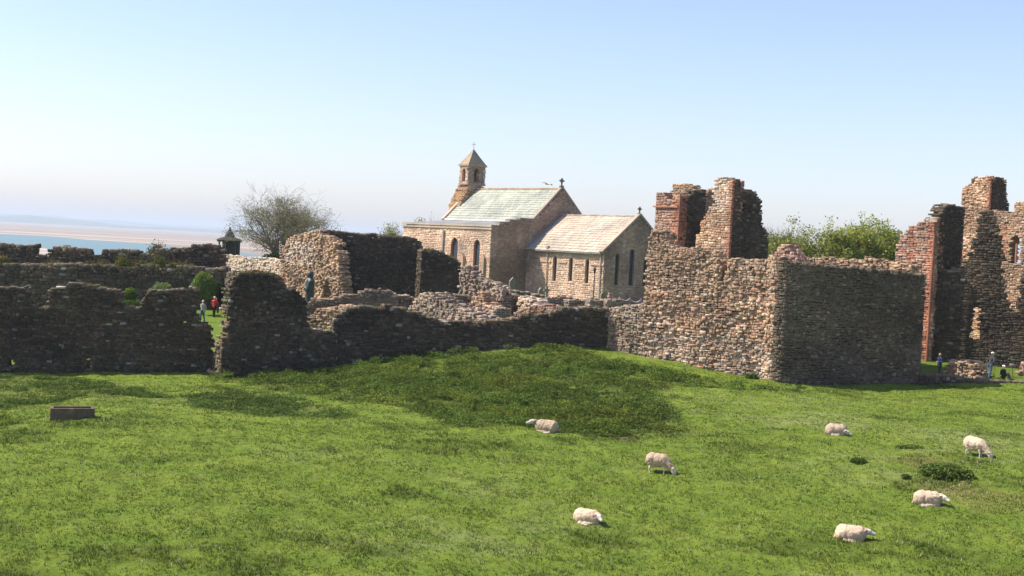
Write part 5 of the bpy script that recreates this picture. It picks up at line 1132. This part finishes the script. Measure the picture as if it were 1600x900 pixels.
# headstones
def headstone(u, v0, v1, w, Y, label, kind='round', rot=R(35)):
    x, y = X(u, Y, v1); zb_ = tz1(x, y); zt_ = CAM[2] + ray(u, v0)[2] * Y; h = zt_ - zb_; a = np.array([math.cos(rot), math.sin(rot), 0]); b_ = np.array([a[1], -a[0], 0]); c = np.array([x, y, zb_ - .1]); m = MB(); col_ = (.24, .22, .16)
    if kind == 'cross':
        m.box(c + UP * (h / 2), (.09, .08, h / 2 + .1), (a, b_, UP), col_); m.box(c + UP * (h - .25), (.3, .078, .09), (a, b_, UP), col_); m.box(c + UP * .25, (.3, .2, .22), (a, b_, UP), col_)
    else:
        pts = [c + a * -w / 2, c + a * w / 2, c + a * w / 2 + UP * (h - w * .3)]
        n_ = 8 if kind == 'round' else 1
        if kind == 'round': pts += [c + a * (w / 2 * math.cos(t_)) + UP * (h - w * .3 + (w * .4) * math.sin(t_)) for t_ in np.linspace(.2, pi - .2, n_)]
        else: pts += [c + UP * (h + .1)]
        pts += [c + a * -w / 2 + UP * (h - w * .3)]
        m.prism(pts, b_ * -.14, col_)
    o = m.build('headstone', M['rubble']); return tag(o, label, 'headstone', 'headstones in the churchyard')
headstone(801, 433, 460, .95, 118, 'tall headstone with a sunlit edge in front of the shaded aisle end wall', 'gable', R(52))
headstone(845, 449, 462, .6, 119, 'small headstone just left of the stone cross', 'gable', R(52))
headstone(853.5, 447, 463, .5, 118, 'small stone cross by the lit foot of the chancel', 'cross', R(30))
headstone(925, 464, 472, .7, 117, 'low rounded headstone left of the lamp post foot', 'round', R(40))
headstone(943, 456, 476, .78, 112, 'dark rounded headstone at the end of the rope fence', 'round', R(45))
# lamp post
x, y = X(927, 121, 465); zb_ = tz1(x, y); zt_ = CAM[2] + ray(928, 417)[2] * 121
lp_ = empty('lamp_post', (x, y, zb_), 'slender iron lamp post with a glazed lantern in front of the chancel wall', 'lamp post')
m = MB(); m.lathe((x, y, 0), [(.11, zb_ - .1), (.11, zb_ + .3), (.06, zb_ + .5), (.045, zt_ - .62), (.09, zt_ - .6)], 10, (.10, .06, .05)); m.build('post', M['metal'], lp_)
m = MB()
for a_ in range(4):
    t_ = pi / 4 + a_ * pi / 2; m.tube([(x + .09 * math.cos(t_), y + .09 * math.sin(t_), zt_ - .6), (x + .19 * math.cos(t_), y + .19 * math.sin(t_), zt_ - .2)], .014, 4, (.08, .05, .04))
m.lathe((x, y, 0), [(.23, zt_ - .2), (.20, zt_ - .16), (.07, zt_ - .04), (.02, zt_ + .05)], 4, (.08, .05, .04)); m.build('lantern_frame', M['metal'], lp_)
m = MB(); m.lathe((x, y, 0), [(.07, zt_ - .59), (.16, zt_ - .21)], 4, (.3, .28, .24)); m.build('lantern_glass', M['glass'], lp_)
# rope fence
rf = empty('rope_fence', (*X(975, 114, 470), tz1(*X(975, 114, 470))), 'pale swagged rope fence on posts between the dark headstone and the sunlit wall', 'fence'); P0 = []
for u in (957, 969, 984, 1001):
    x, y = X(u, 114, 470); zz_ = CAM[2] + ray(u, 462.5 + (u - 957) * .14)[2] * 114; P0.append(np.array((x, y, zz_))); m = MB(); m.tube([(x, y, tz1(x, y) - .1), (x, y, zz_ + .06)], .045, 6, (.30, .2, .17)); m.build('post', M['wood'], rf)
for a_, b_ in zip(P0, P0[1:]):
    m = MB(); m.tube([a_ + (b_ - a_) * f - UP * .26 * 4 * f * (1 - f) for f in np.linspace(0, 1, 9)], .035, 6, (.62, .52, .50)); m.build('rope', M['plain'], rf)
# statue
x, y = X(484, 107, 465); zb_ = tz1(x, y); zt_ = CAM[2] + ray(485, 423)[2] * 107; hs = (zt_ - zb_) - .9; sc_ = hs / 2.0
sr = empty('statue', (x, y, zb_), 'tall dark green hooded figure statue standing before the ruined hall', 'statue')
m = MB(); m.box((x, y, zb_ + .4), (.42, .42, .5), None, (.2, .19, .16)); m.box((x, y, zb_ + .86), (.34, .34, .06), None, (.2, .19, .16)); m.build('plinth', M['rubble'], sr)
PS = [('c', (0, 0, .1), (0, 0, .9), .27, .22, 0), ('c', (0, 0, .9), (0, 0, 1.42), .21, .24, 0), ('c', (0, -.13, 1.42), (0, .13, 1.42), .16, .16, 0), ('e', (.02, 0, 1.80), (.17, .145, .2), 0), ('c', (0, 0, 1.5), (0, 0, 1.7), .12, .11, 0), ('c', (.1, .26, 1.4), (.2, .24, 1.0), .09, .1, 0), ('c', (.1, -.26, 1.4), (.2, -.24, 1.0), .09, .1, 0), ('c', (.2, .24, 1.0), (.32, .03, 1.12), .08, .06, 0), ('c', (.2, -.24, 1.0), (.32, -.03, 1.12), .08, .06, 0), ('e', (.16, 0, 1.78), (.05, .07, .11), 0), ('c', (.2, .2, .95), (.1, .22, .3), .08, .12, 0)]
f_ = blob(PS, .03, 'figure', M['metal'], parent=sr, tints=[(.03, .05, .043)]); f_.location = (0, 0, .9); f_.scale = (sc_,) * 3; f_.rotation_euler = (0, 0, R(200))
# domed pavilion
x, y = X(358, 156, 390); px_ = 156 / F; zr = CAM[2] + ray(358, 378)[2] * 156; g_ = tz1(x, y); dk = (.055, .055, .048)
pv = empty('domed_pavilion', (x, y, g_), 'small dark stone pavilion with pillars and an ogee domed roof behind the churchyard wall', 'pavilion')
m = MB(); m.box((x, y, (g_ - .2 + zr - 1.75) / 2), (1.35, 1.35, (zr - 1.75 - g_ + .2) / 2), None, dk); m.build('base', M['rubble'], pv)
for i, (dx, dy) in enumerate([(-1.0, -1.0), (-.35, -1.0), (1.0, -1.0), (-1.0, 1.0), (1.0, 1.0)]):
    m = MB(); m.lathe((x + dx, y + dy, 0), [(.13, zr - 1.76), (.10, zr - 1.55), (.09, zr - .2), (.14, zr + .01)], 10, (.09, .09, .075)); m.build('pillar', M['rubble'], pv)
m = MB(); m.box((x + .45, y - .1, zr - .87), (.72, .8, .88), None, dk); m.build('inner_block', M['rubble'], pv)
m = MB(); m.box((x, y, zr + .1), (1.25, 1.25, .1), None, dk); m.lathe((x, y, 0), [(1.7, zr + .2), (1.2, zr + .42), (.62, zr + .62), (.5, zr + .95), (.42, zr + 1.15), (.2, zr + 1.45), (.08, zr + 1.6), (.12, zr + 1.72), (.02, zr + 1.86)], 8, dk); m.build('ogee_roof', M['rubble'], pv)
# gull
gb_ = P(855, 288, 115); m = MB(); gw = (.75, .75, .76)
m.tube([gb_ + (-.22, 0, 0), gb_ + (-.1, 0, .01), gb_ + (.08, 0, .01), gb_ + (.2, 0, .03), gb_ + (.26, 0, .03)], [.02, .06, .07, .045, .012], 8, gw)
for s_ in (-1, 1):
    a_ = gb_ + np.array((.02, 0, .03)); b_ = a_ + np.array((.05 + s_ * .28, s_ * .28, .10 * (1 if s_ < 0 else .4))); c = a_ + np.array((-.05 + s_ * .52, s_ * .55, .12 if s_ < 0 else -.12))
    f = np.array((.11, 0, 0)); V = [a_ + f, b_ + f * .9, c, b_ - f * .9, a_ - f]; V += [v - (0, 0, .015) for v in V]
    m.add(V, [(0, 1, 2, 3, 4), (9, 8, 7, 6, 5)] + [(k, k + 5, (k + 1) % 5 + 5, (k + 1) % 5) for k in range(5)], (.6, .61, .63))
tag(m.build('gull', M['plain']), 'gull gliding in the sky between the two gable crosses', 'bird')
